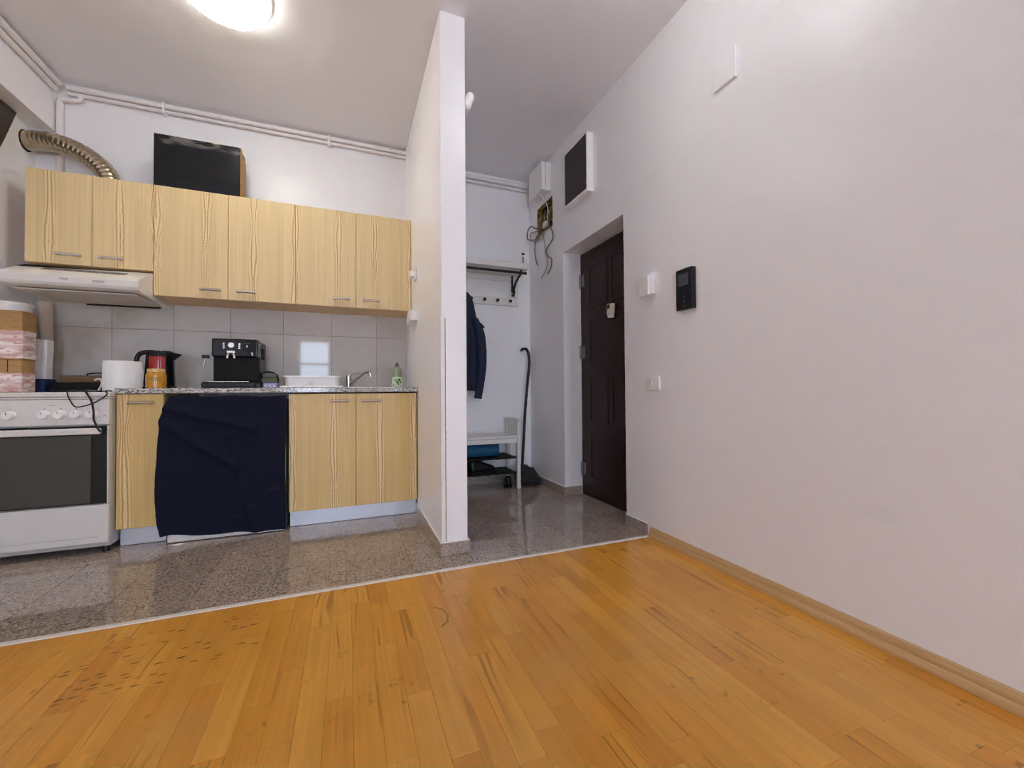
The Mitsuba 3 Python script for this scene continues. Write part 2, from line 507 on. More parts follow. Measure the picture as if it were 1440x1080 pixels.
# ================================================================== THE ROOM
struct('ceiling', box(XL - .2, XR + .3, YF - .2, 3.95, ZC, ZC + .12), 'mat_ceiling', 'plain white painted ceiling over kitchen and hall', 'ceiling')
NICHE = (3.20, 3.515, 2.295, 2.56)
wr = cut(box(XR, XR + .26, YF, 3.95, 0, ZC), box(XR - .1, XR + .4, DOOR_Y0, DOOR_Y1, -.1, DOOR_Z), box(XR - .1, XR + .075, NICHE[0], NICHE[1], NICHE[2], NICHE[3]))
struct('wall_right', wr, 'mat_wall', 'long white wall with the recessed entrance door', 'wall')
struct('wall_left', box(XL - .2, XL, YF, 3.95, 0, ZC), 'mat_wall', 'white wall beside the stove under a beam', 'wall')
struct('wall_hall', box(XP1, XR, YH, YH + .25, 0, ZC), 'mat_wall', 'white end wall of the hall behind the coat rack', 'wall')
struct('wall_partition', box(XP0, XP1, YP, YH + .25, 0, ZC, 0.004), 'mat_wall', 'narrow white partition between kitchen and hall', 'wall')
wk = struct('wall_kitchen', box(XL, XP0, YK, YK + .37, 0, ZC), 'mat_wall', 'white kitchen wall with a band of wall tiles', 'wall')
struct('ceiling_beam', box(XL, -1.765, YF, YK, 2.565, ZC, 0.003), 'mat_wall', 'white boxed beam along the ceiling above the stove', 'beam')
W1, W2 = (-1.06, -0.38, 0.06, 2.06), (1.12, 1.56, 0.30, 2.1)  # lower part of the first and all of the second added for light
wf = cut(box(XL - .2, XR + .26, YF - .3, YF, 0, ZC), box(W1[0], W1[1], YF - .5, YF + .1, W1[2], W1[3]), box(W2[0], W2[1], YF - .5, YF + .1, W2[2], W2[3]))
struct('wall_front', wf, 'mat_wall', 'white window wall behind the camera', 'wall')
for k, (x0, x1, z0, z1) in enumerate((W1, W2)):
    w = struct(f'window_{k + 1}', None, None, ('tall bright window behind the camera, lengthened to the floor for more light', 'added bright window near the long wall behind the camera')[k], 'window')
    fr = cut(box(x0, x1, YF - .12, YF - .06, z0, z1), box(x0 + .05, x1 - .05, YF - .3, YF + .1, z0 + .05, z1 - .05))
    part(w, 'frame', join(fr, box(x0 + .05, x1 - .05, YF - .115, YF - .065, 1.48, 1.53)), 'mat_frame_white', smooth=False)
    pane = box(x0 + .05, x1 - .05, YF - .10, YF - .095, z0 + .05, z1 - .05)
    part(w, 'pane', pane, 'mat_paper', smooth=False, emitter={'type': 'area', 'radiance': {'type': 'rgb', 'value': list(WINDOW_LIGHT)}})

# wall tiles of the backsplash
TX, TW, TH = -1.136, 0.339, 0.43
n_tile = 0
zrows = [(0.86, 1.303), (1.303, 1.52)]
for z0, z1 in zrows:
    x = TX - 3 * TW
    while x < XP0:
        a, b = max(x, XL) + .0011, min(x + TW, XP0) - .0011
        if b - a > .02:
            m = spin(slab_piece(0, b - a, 0, z1 - z0 - .0022, 0, .0075, .0009), 90, (1, 0, 0), (0, 0, 0))
            m.apply_translation((a, YK, z0 + .0011))
            m, uv = flat_uv(m, n_tile)
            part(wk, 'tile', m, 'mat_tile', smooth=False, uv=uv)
            n_tile += 1
        x += TW
part(wk, 'grout', box(XL, XP0, YK - .0055, YK, .86, 1.52), 'mat_grout', smooth=False)

# granite floor
gf = struct('granite_floor', box(XL, XR + .26, YB, 3.95, -.12, -.006), 'mat_grout', 'polished brown granite tile floor of kitchen and hall', 'floor')
GX, GP = 0.291, 0.302
k = 0
y = YB
while y < YH:
    y1 = min(y + GP, YH)
    x = GX - 8 * GP
    while x < XR + .18:
        a, b = max(x, XL), min(x + GP, XR + .18 if (y + GP > DOOR_Y0 and y < DOOR_Y1) else XR)
        if b - a > .02:
            m, uv = flat_uv(slab_piece(a + .0007, b - .0007, y + .0007, y1 - .0007, -.008, 0, .0008), k)
            part(gf, 'tile', m, 'mat_granite', smooth=False, uv=uv)
            k += 1
        x += GP
    y += GP

# parquet floor: blocks in strips running away from the camera
pf = struct('parquet_floor', box(XL, XR, YF, YB, -.12, -.006), 'mat_dark_gap', 'worn honey brown parquet floor of short blocks', 'floor')
SW = 0.071
hidden, n_in = [], 0
xs = XR - .012
i_strip = 0
while xs > XL:
    a, b = max(xs - SW, XL), xs
    y = YB - .012 - rng.uniform(0.05, .42)
    y1 = YB - .012
    while y1 > YF:
        ya = max(y, YF)
        pc = slab_piece(a + .0002, b - .0002, ya + .0002, y1 - .0002, -.008, rng.uniform(-.0003, 0), .0005)
        if y1 > .42 and b > -1.22 + .55 * max(0, 1.9 - y1) * 0.6:
            m, uv = flat_uv(pc, n_in * 3 + 1)
            part(pf, 'plank', m, 'mat_parquet', smooth=False, uv=uv)
        else:
            hidden.append(flat_uv(pc, n_in * 3 + 1))
        n_in += 1
        y1 = y
        y = y1 - rng.choice([.30, .36, .42, .48, .54])
    xs -= SW
    i_strip += 1
part(pf, 'plank_field', join(*[h[0] for h in hidden]), 'mat_parquet', smooth=False, uv=np.vstack([h[1] for h in hidden]), kind='stuff')
struct('trim_1', prism([(YB - .016, 0), (YB - .012, .0035), (YB + .008, .0035), (YB + .012, 0)], XL, XR, 'x'), 'mat_strip', 'thin pale metal strip where wood meets granite', 'floor trim')
sk = [(XR, 0), (XR - .021, 0), (XR - .021, .012), (XR - .017, .022), (XR - .0125, .028), (XR - .013, .036), (XR - .010, .046), (XR - .005, .055), (XR, .057)]
struct('baseboard_right', prism(sk, YF, YB - .014, 'y'), 'mat_skirt', 'moulded brown wooden baseboard under the long white wall', 'baseboard', smooth=40)

# granite skirting with a bead of white caulk
BH, BT = .068, .010


def skirting(name, pieces, label):
    key = struct(name, join(*[box(*p, 0, BH, .0015) for p in pieces]), 'mat_granite', label, 'baseboard')
    part(key, 'caulk', join(*[box(p[0], p[1], p[2], p[3], BH, BH + .005, .0015) for p in pieces]), 'mat_paint_white', smooth=False)


skirting('baseboard_partition', [(XP0 - BT, XP0, YP - BT, 3.0), (XP0, XP1, YP - BT, YP), (XP1, XP1 + BT, YP - BT, YH)], 'brown granite skirting around the foot of the partition')
skirting('baseboard_hall', [(XR - BT, XR, YB + .011, DOOR_Y0), (XR - BT, XR, DOOR_Y1, YH), (XR, XR + .16, DOOR_Y1 - BT, DOOR_Y1), (XP1 + BT, XR - BT, YH - BT, YH)], 'brown granite skirting on both sides of the entrance door')
ct = struct('trim_2', join(box(XP0 - .0035, XP0 + .004, YP - .0035, YP + .016, BH + .006, 1.27, .001), box(XP0 + .004, XP0 + .018, YP - .0035, YP + .0005, BH + .006, 1.27, .001)), 'mat_paint_white', 'slim white corner bead on the edge of the partition', 'corner trim')
part(ct, 'joint', box(XP0 + .0195, XP0 + .024, YP - .0016, YP, BH + .006, 1.25), 'mat_cable_tan', smooth=False)

# entrance door
d1 = struct('door_1', None, None, 'dark brown entrance door set deep in the white wall', 'door')
DX = 1.822
part(d1, 'leaf', box(DX, DX + .05, DOOR_Y0 + .01, DOOR_Y1 - .012, .02, DOOR_Z - .004, .003), 'mat_door', smooth=False)
part(d1, 'frame', join(box(DX + .002, DX + .08, DOOR_Y1 - .010, DOOR_Y1, 0, DOOR_Z), box(DX + .002, DX + .08, DOOR_Y0, DOOR_Y0 + .008, 0, DOOR_Z), box(DX + .004, DX + .08, DOOR_Y0, DOOR_Y1, 0, .018)), 'mat_black_satin', smooth=False)
for (a, b, z0, z1) in ((2.33, 2.60, 1.52, 1.88), (2.64, 2.90, 1.52, 1.88), (2.33, 2.90, 1.05, 1.44), (2.33, 2.60, .60, .98), (2.64, 2.90, .60, .98), (2.33, 2.90, .14, .52)):
    part(d1, 'panel', cut(box(DX - .007, DX, a, b, z0, z1, .003), box(DX - .02, DX - .002, a + .03, b - .03, z0 + .03, z1 - .03)), 'mat_door', smooth=False)
for z in (1.77, 1.175, .215):
    part(d1, 'hinge', join(tube([(DX - .012, DOOR_Y1 - .016, z - .055), (DX - .012, DOOR_Y1 - .016, z + .055)], .009, 12, curve=False), box(DX - .004, DX, DOOR_Y1 - .06, DOOR_Y1 - .012, z - .05, z + .05)), 'mat_silver')
t = thing('door_viewer', 'small cream electronic viewer fixed on the dark door', 'door viewer')
vw = spin(rbox(DX - .024, DX - .008, 2.525, 2.612, 1.418, 1.502, .006), 6, (1, 0, 0), (DX, 2.57, 1.46))
part(t, 'case', vw, 'mat_plastic_cream')
part(t, 'screen', spin(box(DX - .0255, DX - .0235, 2.575, 2.603, 1.464, 1.494), 6, (1, 0, 0), (DX, 2.57, 1.46)), 'mat_black_gloss', smooth=False)
part(t, 'tag', spin(box(DX - .022, DX - .010, 2.530, 2.600, 1.397, 1.418, .002), 6, (1, 0, 0), (DX, 2.57, 1.46)), 'mat_paper')

# ================================================================== LAMPS


def opal_lamp(x, y, r, radiance, label):
    t = thing('ceiling_lamp', label, 'lamp')
    part(t, 'base', lathe([(0, 0), (r + .008, 0), (r + .008, .018), (0, .018)], (x, y, ZC - .018)), 'mat_plastic')
    a = np.linspace(0, math.pi / 2, 14)
    prof = [(0, -.075)] + [(r * math.sin(q) ** .7, -.075 * math.cos(q) ** .7) for q in a[1:-1]] + [(r, 0), (0, 0)]
    part(t, 'shade', lathe(prof, (x, y, ZC - .018), 48), 'mat_paper', smooth=60, label='glowing opal shade', emitter={'type': 'area', 'radiance': {'type': 'rgb', 'value': list(radiance)}})


opal_lamp(-.575, 2.435, .20, KITCHEN_LAMP, 'round glowing opal lamp on the ceiling over the kitchen')
t = thing('pendant_lamp', 'glowing opal globe on a short stem over the parquet', 'lamp')
part(t, 'base', lathe([(0, 0), (.06, 0), (.055, .02), (0, .02)], (.92, 1.30, ZC - .02)), 'mat_plastic')
part(t, 'stem', tube([(.92, 1.30, ZC - .05), (.92, 1.30, ZC - .019)], .012, 12, curve=False), 'mat_nickel')
a_ = np.linspace(-math.pi / 2, math.pi / 2, 19)
part(t, 'shade', lathe([(max(0, .16 * math.cos(q)), .085 * math.sin(q)) for q in a_], (.92, 1.30, ZC - .13), 48), 'mat_paper', smooth=60, label='glowing opal globe', emitter={'type': 'area', 'radiance': {'type': 'rgb', 'value': list(ROOM_LAMP)}})

# ================================================================== KITCHEN CABINETS
XU, YU, ZT, ZB, ZS = -1.7435, 3.2585, 2.1885, 1.4829, 1.6354
XBASE, YBASE = -.3503, 2.965


def bar_handle(parent, x0, x1, y, z):
    """A bow handle: bar and two posts in front of a door whose face is at y."""
    bar = tube([(x0, y - .026, z), (x1, y - .026, z)], .0082, 10, curve=False)
    ends = [tube([(x, y - .026, z), (x, y, z - .003)], .0055, 8, curve=False) for x in (x0 + .010, x1 - .010)]
    rings = [tube([(x - .002, y - .026, z), (x + .002, y - .026, z)], .0105, 10, curve=False) for x in (x0 + .002, x0 + .018, x1 - .018, x1 - .002)]
    part(parent, 'handle', join(bar, *ends, *rings), 'mat_nickel', label='ribbed metal bow handle')


def cabinet(name, label, x0, x1, z0, z1, y0, y1, mdoor, handles, group, plinth=False):
    t = thing(name, label, 'cabinet', group)
    th = .018
    part(t, 'body', cut(box(x0, x1, y0 + th + .001, y1, z0, z1), box(x0 + .016, x1 - .016, y0, y1 - .01, z0 + .016, z1 - .016)) if False else box(x0 + .0005, x1 - .0005, y0 + th + .001, y1, z0, z1, .001), 'mat_pine_side', smooth=False)
    n = len(handles)
    for i, (h0, h1, hz) in enumerate(handles):
        a, b = x0 + (x1 - x0) * i / n, x0 + (x1 - x0) * (i + 1) / n
        d = part(t, 'door', box(a + .0012, b - .0012, y0, y0 + th, z0 + .001, z1 - .001, .0015), mdoor, smooth=False)
        bar_handle(d, h0, h1, y0, hz)
    if plinth:
        part(t, 'plinth', box(x0 + .003, x1 - .001, y0 + .048, y0 + .062, .002, z0 - .002, .001), 'mat_plinth', smooth=False, label='brushed grey metal plinth')
    return t


TILE_Y = YK - .0080
cabinet('wall_cabinet', 'pale pine two door wall cabinet above the cooker hood', XU, XU + .6, ZS, ZT, YU, TILE_Y, 'mat_pine_up', [(-1.600, -1.485, 1.690), (-1.403, -1.285, 1.690)], 'pine wall cabinets')
cabinet('wall_cabinet', 'pale pine two door wall cabinet carrying the black box', XU + .6, XU + 1.4, ZB, ZT, YU, TILE_Y, 'mat_pine_up', [(-.895, -.779, 1.540), (-.691, -.581, 1.540)], 'pine wall cabinets')
cabinet('wall_cabinet', 'pale pine two door wall cabinet next to the partition', XU + 1.4, XU + 2.2 - .002, ZB, ZT, YU, TILE_Y, 'mat_pine_up', [(-.101, .013, 1.540), (.103, .221, 1.540)], 'pine wall cabinets')
cabinet('base_cabinet', 'narrow pine base cabinet between stove and navy cloth', -1.203, -.988, .105, .861, YBASE, TILE_Y, 'mat_pine_low', [(-1.145, -1.028, .811)], 'pine base cabinets', True)
cabinet('base_cabinet', 'wide pine two door base cabinet under the tap beside the partition', XBASE, XBASE + .8, .105, .853, YBASE, TILE_Y, 'mat_pine_low', [(-.105, .007, .804), (.086, .204, .802)], 'pine base cabinets', True)

# worktop with an inset steel sink
WT0, WT1, WY = .862, .893, 2.945
SINK = (-.02, .30, 3.10, 3.46)
wt = thing('worktop', 'speckled grey brown granite worktop over the base cabinets', 'worktop')
slab = cut(box(-1.205, XP0 - .001, WY, TILE_Y, WT0, WT1, .003), box(SINK[0], SINK[1], SINK[2], SINK[3], .8, .95))
part(wt, 'slab', slab, 'mat_counter', smooth=False)
sk0 = thing('sink', 'inset steel sink with a thin rim in the granite worktop', 'sink')
part(sk0, 'rim', cut(box(SINK[0] - .012, SINK[1] + .012, SINK[2] - .012, SINK[3] + .012, WT1, WT1 + .004, .001), box(SINK[0] + .01, SINK[1] - .01, SINK[2] + .01, SINK[3] - .01, .8, 1)), 'mat_nickel', smooth=False)
part(sk0, 'bowl', cut(box(SINK[0] + .002, SINK[1] - .002, SINK[2] + .002, SINK[3] - .002, WT0 + .001, WT1), box(SINK[0] + .01, SINK[1] - .01, SINK[2] + .01, SINK[3] - .01, WT0 + .006, 1)), 'mat_nickel', smooth=False)

# white appliance under the worktop, hidden by a navy cloth
ap = thing('dishwasher', 'white appliance whose foot shows under the navy cloth', 'dishwasher')
part(ap, 'body', box(-.962, -.368, 2.972, 3.55, .012, .815, .006), 'mat_enamel_side')
part(ap, 'front', box(-.965, -.366, 2.950, 2.971, .060, .815, .005), 'mat_enamel')
part(ap, 'kick_plate', box(-.965, -.368, 2.949, 2.965, .004, .058, .003), 'mat_enamel')

nx, nz = 64, 72
X, Z = np.meshgrid(np.linspace(0, 1, nx), np.linspace(0, 1, nz))         # Z = 0 at the top
left = np.interp(Z, [0, .05, .15, .3, .5, .75, .9, 1], [-.948, -.966, -.984, -.995, -1.002, -1.006, -1.002, -.988])
right = -.359 + .002 * np.sin(Z * 9)
bottom = .050 - .032 * X + .007 * np.sin(X * 13) * np.clip(1 - 1.8 * X, 0, 1) + .002 * np.sin(X * 23)
px = left + (right - left) * X
pz = .846 - .004 * X + .003 * np.sin(X * 14) + (bottom - .846) * Z
fold = .013 * np.sin(9 * X + 3.5 * Z + 1.2 * np.sin(4 * Z)) * (.35 + .65 * Z) * (1 - .6 * X)
diag = np.exp(-((Z - .18 - .55 * X) / .035) ** 2) * (X < .62) * .026 + np.exp(-((Z - .08 - .22 * X) / .022) ** 2) * .022 * (X < .75) + np.exp(-((X - .48 - .25 * Z) / .03) ** 2) * .016
wr_ = meshkit.fbm(np.stack([X * 5, Z * 7, X * 0], -1), 4, 3) * .022
swell = .020 * np.sin(np.clip(Z, 0, 1) * math.pi) + .012
py = 2.934 - swell - fold * .6 - diag - wr_ + .008
front = np.stack([px, py, pz], -1).reshape(-1, 3)
back = front + [0, .004, 0]
fs = []
for j in range(nz - 1):
    for i in range(nx - 1):
        a = j * nx + i
        fs += [(a, a + nx, a + 1), (a + 1, a + nx, a + nx + 1)]
fs = np.array(fs)
N = nx * nz
edge = [i for i in range(nx)] + [j * nx + nx - 1 for j in range(1, nz)] + [(nz - 1) * nx + i for i in range(nx - 2, -1, -1)] + [j * nx for j in range(nz - 2, 0, -1)]
sf = []
for k in range(len(edge)):
    a, b = edge[k], edge[(k + 1) % len(edge)]
    sf += [(a, b, b + N), (a, b + N, a + N)]
cl = trimesh.Trimesh(np.vstack([front, back]), np.vstack([fs, fs[:, ::-1] + N, np.array(sf)]), process=False)
solo('cloth', cl, 'mat_navy', 'navy blue cloth hung over the appliance below the worktop', 'cloth', smooth=50)
solo('paper_scrap', join(prism([(-.935, 2.915), (-.90, 2.895), (-.872, 2.925), (-.905, 2.932)], 0, .0015, 'z'), spin(prism([(-.925, 2.905), (-.885, 2.900), (-.89, 2.918)], .001, .0025, 'z'), 8, (0, 1, 0), (-.9, 2.9, 0))), 'mat_paper', 'torn scrap of white paper on the granite below the cloth', 'paper scrap', smooth=False)

# ================================================================== COOKER HOOD
hx0, hx1 = XU + .002, XU + .598
hd = thing('cooker_hood', 'white slanted cooker hood under the pine wall cabinet', 'cooker hood')
prof = [(TILE_Y, 1.452), (3.10, 1.463), (3.072, 1.472), (3.064, 1.486), (3.063, 1.520), (3.074, 1.535), (3.252, 1.618), (TILE_Y, 1.620)]
part(hd, 'body', prism(prof, hx0, hx1, 'x'), 'mat_enamel', smooth=25)
part(hd, 'filter', box(hx0 + .03, hx1 - .03, 3.12, 3.50, 1.449, 1.4555), 'mat_filter', smooth=False, label='grey grease filter')
part(hd, 'filter_bar', box(hx0 + .16, hx1 - .05, 3.515, 3.527, 1.442, 1.4545), 'mat_black_satin', smooth=False)
sl = []
for k in range(34):
    x = -1.620 + k * .0112
    s = spin(box(x, x + .0042, 3.150, 3.205, 0, .003), math.degrees(math.atan2(.083, .178)), (1, 0, 0), (x, 3.1775, 0))
    s.apply_translation((.0, 0, 1.535 + (3.1775 - 3.074) * .4663 - .0015))
    sl.append(s)
part(hd, 'vent_slots', join(*sl), 'mat_dark_gap', smooth=False, kind='stuff')
part(hd, 'switch', box(-1.492, -1.458, 3.0605, 3.0635, 1.503, 1.513, .001), 'mat_enamel_side')
part(hd, 'switch', box(-1.352, -1.300, 3.0605, 3.0635, 1.500, 1.512, .001), 'mat_enamel_side')

# aluminium duct from the wall into the cabinet
dp = smooth_path([(XL + .003, 3.497, 2.446), (-1.80, 3.485, 2.452), (-1.70, 3.465, 2.445), (-1.60, 3.46, 2.412), (-1.51, 3.458, 2.352), (-1.455, 3.458, 2.28), (-1.432, 3.458, ZT + .001)], 34)
seg = np.concatenate([[0], np.cumsum(np.linalg.norm(np.diff(dp, axis=0), axis=1))])
rr = .0555 + .0024 * np.abs(np.sin(seg / .026 * math.pi))
dm, s_ = tube(dp, list(rr), 32, curve=False, caps=False, uvs=True)
k0 = thing('exhaust_duct', 'flexible aluminium exhaust duct from the wall down into the cabinet', 'duct')
duct_uv = np.repeat(np.stack([s_ * 77, s_ * 0], 1), 32, axis=0)
part(k0, 'hose', dm, 'mat_foil', smooth=True, uv=duct_uv)
part(k0, 'collar', lathe([(.052, 0), (.064, 0), (.064, .008), (.052, .008)], (XL + .001, 3.497, 2.446), 32, '-x'), 'mat_dark_gap')

# black box on the cabinets
bb = thing('storage_box', 'large scuffed black box standing on top of the pine cabinet', 'box')
part(bb, 'carton', box(-1.161, -.684, 3.300, 3.45, ZT, 2.542, .003), 'mat_blackbox', smooth=False)
part(bb, 'side_panel', prism([(3.303, ZT + .002), (3.448, ZT + .002), (3.446, 2.500), (3.40, 2.515), (3.37, 2.50), (3.33, 2.532), (3.303, 2.538)], -.684, -.680, 'x'), 'mat_cardboard', smooth=False, label='torn brown cardboard side')
part(bb, 'tape', box(-.845, -.805, 3.297, 3.33, 2.535, 2.546, .002), 'mat_paper_beige', smooth=False, label='beige tape tab')

# pipes along the ceiling
pp = thing('heating_pipes', 'pair of white painted pipes below the kitchen ceiling', 'pipe')
part(pp, 'pipe', tube([(-1.70, YK - .030, 2.862), (XP0 - .001, YK - .030, 2.872)], .0165, 14, curve=False), 'mat_paint_pipe')
part(pp, 'pipe', tube([(-1.70, YK - .024, 2.828), (XP0 - .001, YK - .024, 2.838)], .0125, 14, curve=False), 'mat_paint_pipe')
for x in (-1.19, -.137):
    part(pp, 'clip', join(box(x - .009, x + .009, YK - .050, YK, 2.806, 2.822, .002), box(x - .007, x + .007, YK - .048, YK - .040, 2.81, 2.89, .002)), 'mat_plastic')
part(pp, 'branch', tube([(-1.632, YK - .024, 2.83), (-1.640, YK - .030, 2.792), (-1.672, YK - .034, 2.781), (-1.725, YK - .034, 2.776), (-1.738, YK - .026, 2.758), (-1.741, YK - .021, 2.70)], .0135, 12), 'mat_paint_pipe')
part(pp, 'riser', tube([(-1.741, YK - .020, 2.76), (-1.741, YK - .020, ZT + .002)], .0185, 14, curve=False), 'mat_paint_pipe')
pp2 = thing('heating_pipes', 'pair of white painted pipes along the beam above the stove', 'pipe')
part(pp2, 'pipe', tube([(-1.735, YF + .01, 2.868), (-1.735, YK - .055, 2.868)], .021, 14, curve=False), 'mat_paint_pipe')
part(pp2, 'pipe', tube([(-1.746, YF + .01, 2.826), (-1.746, YK - .055, 2.826)], .016, 14, curve=False), 'mat_paint_pipe')
pp3 = thing('heating_pipes', 'pair of white painted pipes below the hall ceiling', 'pipe')
part(pp3, 'pipe', tube([(XP1 + .001, YH - .030, 2.842), (XR - .001, YH - .030, 2.842)], .020, 14, curve=False), 'mat_paint_pipe')
part(pp3, 'pipe', tube([(XP1 + .001, YH - .024, 2.804), (XR - .001, YH - .024, 2.804)], .014, 14, curve=False), 'mat_paint_pipe')
solo('wall_board', prism([(2.95, 1.62), (3.30, 2.36), (3.385, 2.556), (2.95, 2.556)], XL + .001, XL + .018, 'x'), 'mat_dark_brown', 'dark brown slanted board hanging on the wall below the beam', 'board', smooth=False)

# ================================================================== STOVE
st = thing('stove', 'white free standing stove with five knobs and a dark oven door', 'stove')
sx0, sx1, sy0, sy1 = -1.802, -1.207, 2.925, 3.53
part(st, 'body', box(sx0, sx1, sy0 + .002, sy1, .035, .835, .004), 'mat_enamel_side', smooth=False)  # side shade by the cabinet put into the darker enamel
part(st, 'hob', rbox(sx0 - .002, sx1 + .002, sy0 - .020, sy1, .848, .874, .006), 'mat_enamel')
part(st, 'hob_lip', rbox(sx0, sx1, sy0 - .016, sy1, .836, .8465, .004), 'mat_enamel')
part(st, 'control_panel', prism([(sy0 + .003, .696), (sy0 - .022, .700), (sy0 - .017, .834), (sy0 + .003, .834)], sx0 + .001, sx1 - .001, 'x'), 'mat_enamel', smooth=20)
for x in (-1.600, -1.469, -1.405, -1.341, -1.277):
    kn = part(st, 'knob', lathe([(0, 0), (.0250, 0), (.0250, .004), (.0225, .007), (.0205, .028), (.018, .031), (0, .031)], (x, sy0 - .0205, .754), 28, 'y'), 'mat_plastic')
    part(kn, 'mark', box(x - .001, x + .001, sy0 - .0530, sy0 - .0510, .760, .772), 'mat_dark_gap', smooth=False)
    part(st, 'dial_mark', box(x - .004, x + .002, sy0 - .0205, sy0 - .0192, .785, .788), 'mat_dark_gap', smooth=False)
part(st, 'brand_plate', box(-1.452, -1.428, sy0 - .0195, sy0 - .018, .803, .8055), 'mat_dark_gap', smooth=False)
part(st, 'gas_symbol', lathe([(.0045, 0), (.0065, 0), (.0065, .001), (.0045, .001)], (-1.226, sy0 - .0195, .742), 20, 'y'), 'mat_dark_gap')
part(st, 'gas_symbol', box(-1.250, -1.237, sy0 - .0206, sy0 - .0192, .738, .7395), 'mat_dark_gap', smooth=False)
od = part(st, 'oven_door', box(sx0 + .004, sx1 - .004, sy0 - .020, sy0 + .001, .272, .690, .003), 'mat_black_satin', smooth=False, label='black oven door with a large glass')
part(od, 'glass', box(sx0 + .03, sx1 - .075, sy0 - .0225, sy0 - .0195, .280, .640, .001), 'mat_ovenglass', smooth=False, label='olive grey oven glass')
part(od, 'side_trim', box(sx1 - .008, sx1 - .002, sy0 - .023, sy0 - .001, .272, .690, .001), 'mat_enamel', smooth=False)
part(od, 'handle', join(rbox(sx0 + .03, -1.232, sy0 - .058, sy0 - .038, .648, .682, .006), box(sx0 + .05, sx0 + .075, sy0 - .045, sy0 - .019, .652, .678), box(-1.265, -1.24, sy0 - .045, sy0 - .019, .652, .678)), 'mat_enamel', label='white oven door handle')
dwf = cut(box(sx0 + .002, sx1 - .002, sy0 - .018, sy0 + .001, .060, .266, .003), rbox(sx0 + .06, -1.252, sy0 - .030, sy0 - .010, .092, .102, .0035))
part(st, 'drawer', dwf, 'mat_enamel', smooth=False)
for x in (sx0 + .03, sx1 - .03):
    for y in (sy0 + .03, sy1 - .04):
        part(st, 'foot', lathe([(0, 0), (.016, 0), (.013, .035), (0, .035)], (x, y, 0), 12), 'mat_black_satin')

# what stands on the stove
HOB = .874
g = 'stacked cartons on the stove'
b1 = thing('carton', 'lower cardboard carton wrapped in pinkish film on the stove', 'carton', g)
part(b1, 'case', box(-1.864, -1.700, 3.165, 3.275, HOB, 1.058, .003), 'mat_cardboard', smooth=False)
part(b1, 'film_wrap', box(-1.8655, -1.697, 3.162, 3.278, HOB + .001, .985, .006), 'mat_film', label='crumpled pinkish film')
part(b1, 'flap', box(-1.757, -1.754, 3.1635, 3.166, .988, 1.057), 'mat_dark_gap', smooth=False)
b2 = thing('carton', 'upper cardboard carton wrapped in pinkish film below the white tub', 'carton', g)
part(b2, 'case', box(-1.864, -1.696, 3.160, 3.275, 1.0585, 1.332, .003), 'mat_cardboard', smooth=False)
part(b2, 'film_wrap', box(-1.8655, -1.693, 3.157, 3.278, 1.060, 1.225, .007), 'mat_film', label='crumpled pinkish film')
tb = thing('tub', 'round white plastic tub on the topmost carton', 'tub')
part(tb, 'pot', lathe([(0, 0), (.072, 0), (.079, .034), (0, .034)], (-1.782, 3.245, 1.332), 32), 'mat_plastic')
part(tb, 'lid', lathe([(0, 0), (.083, 0), (.083, .014), (.079, .019), (0, .019)], (-1.782, 3.245, 1.366), 32), 'mat_plastic')
nb = thing('navy_box', 'small navy blue box on the stove beside the cartons', 'box')
part(nb, 'tray', cut(box(-1.795, -1.692, 3.34, 3.45, HOB, .955, .002), box(-1.790, -1.697, 3.345, 3.445, HOB + .005, 1.0)), 'mat_navy_card', smooth=False)
wp = thing('packet', 'white upright packet standing in the navy box', 'packet')
part(wp, 'sleeve', spin(box(-1.772, -1.703, 3.362, 3.43, HOB + .006, 1.195, .004), 2.0, (0, 1, 0), (-1.74, 3.4, HOB)), 'mat_paper')
part(wp, 'edge_strip', spin(box(-1.778, -1.772, 3.364, 3.425, HOB + .02, 1.200, .002), 3.2, (0, 1, 0), (-1.74, 3.4, HOB)), 'mat_paper_beige', label='torn beige edge')
solo('paper_tube', tube([(-1.762, 3.505, HOB), (-1.766, 3.508, 1.20), (-1.780, 3.512, 1.442)], [.022, .026, .036], 20, caps=True), 'mat_paper_beige', 'beige rolled tube leaning in the corner behind the white packet', 'tube')
tr = thing('griddle', 'flat black griddle lying on the stove', 'griddle')
part(tr, 'plate', rbox(-1.668, -1.425, 3.34, 3.47, HOB + .012, .935, .012), 'mat_black_matte')
part(tr, 'rim', rbox(-1.672, -1.420, 3.335, 3.475, HOB, HOB + .022, .008), 'mat_black_satin')
bd = thing('wooden_tray', 'brown wooden tray with a dark handle behind the black griddle', 'tray')
part(bd, 'board', box(-1.690, -1.375, 3.478, 3.525, HOB, .982, .004), 'mat_tray', smooth=False)
part(bd, 'handle', tube([(-1.56, 3.50, .978), (-1.56, 3.492, .992), (-1.50, 3.488, .997), (-1.448, 3.488, .997), (-1.445, 3.48, .970)], .004, 8), 'mat_black_satin')
pr = thing('paper_roll', 'wide white paper towel roll standing on the stove', 'paper roll')
part(pr, 'roll', lathe([(.022, 0), (.080, 0), (.083, .004), (.083, .183), (.080, .187), (.022, .187)], (-1.292, 3.24, HOB), 40), 'mat_paper')
sh = []
for z in np.linspace(HOB + .002, HOB + .186, 8):
    q = (z - HOB) / .187
    sh.append(np.array([(-1.292 + .0845 * math.sin(a) + max(0, a - .9) * (.012 + .012 * math.sin(q * 3.1)), 3.24 - .0845 * math.cos(a), z) for a in np.linspace(-.2, 1.75, 16)]))
A = np.array(sh)
vs = np.vstack([A.reshape(-1, 3), A.reshape(-1, 3) + [.0008, -.0008, 0]])
ff = []
for j in range(7):
    for i in range(15):
        a = j * 16 + i
        ff += [(a, a + 1, a + 16), (a + 1, a + 17, a + 16)]
ff = np.array(ff)
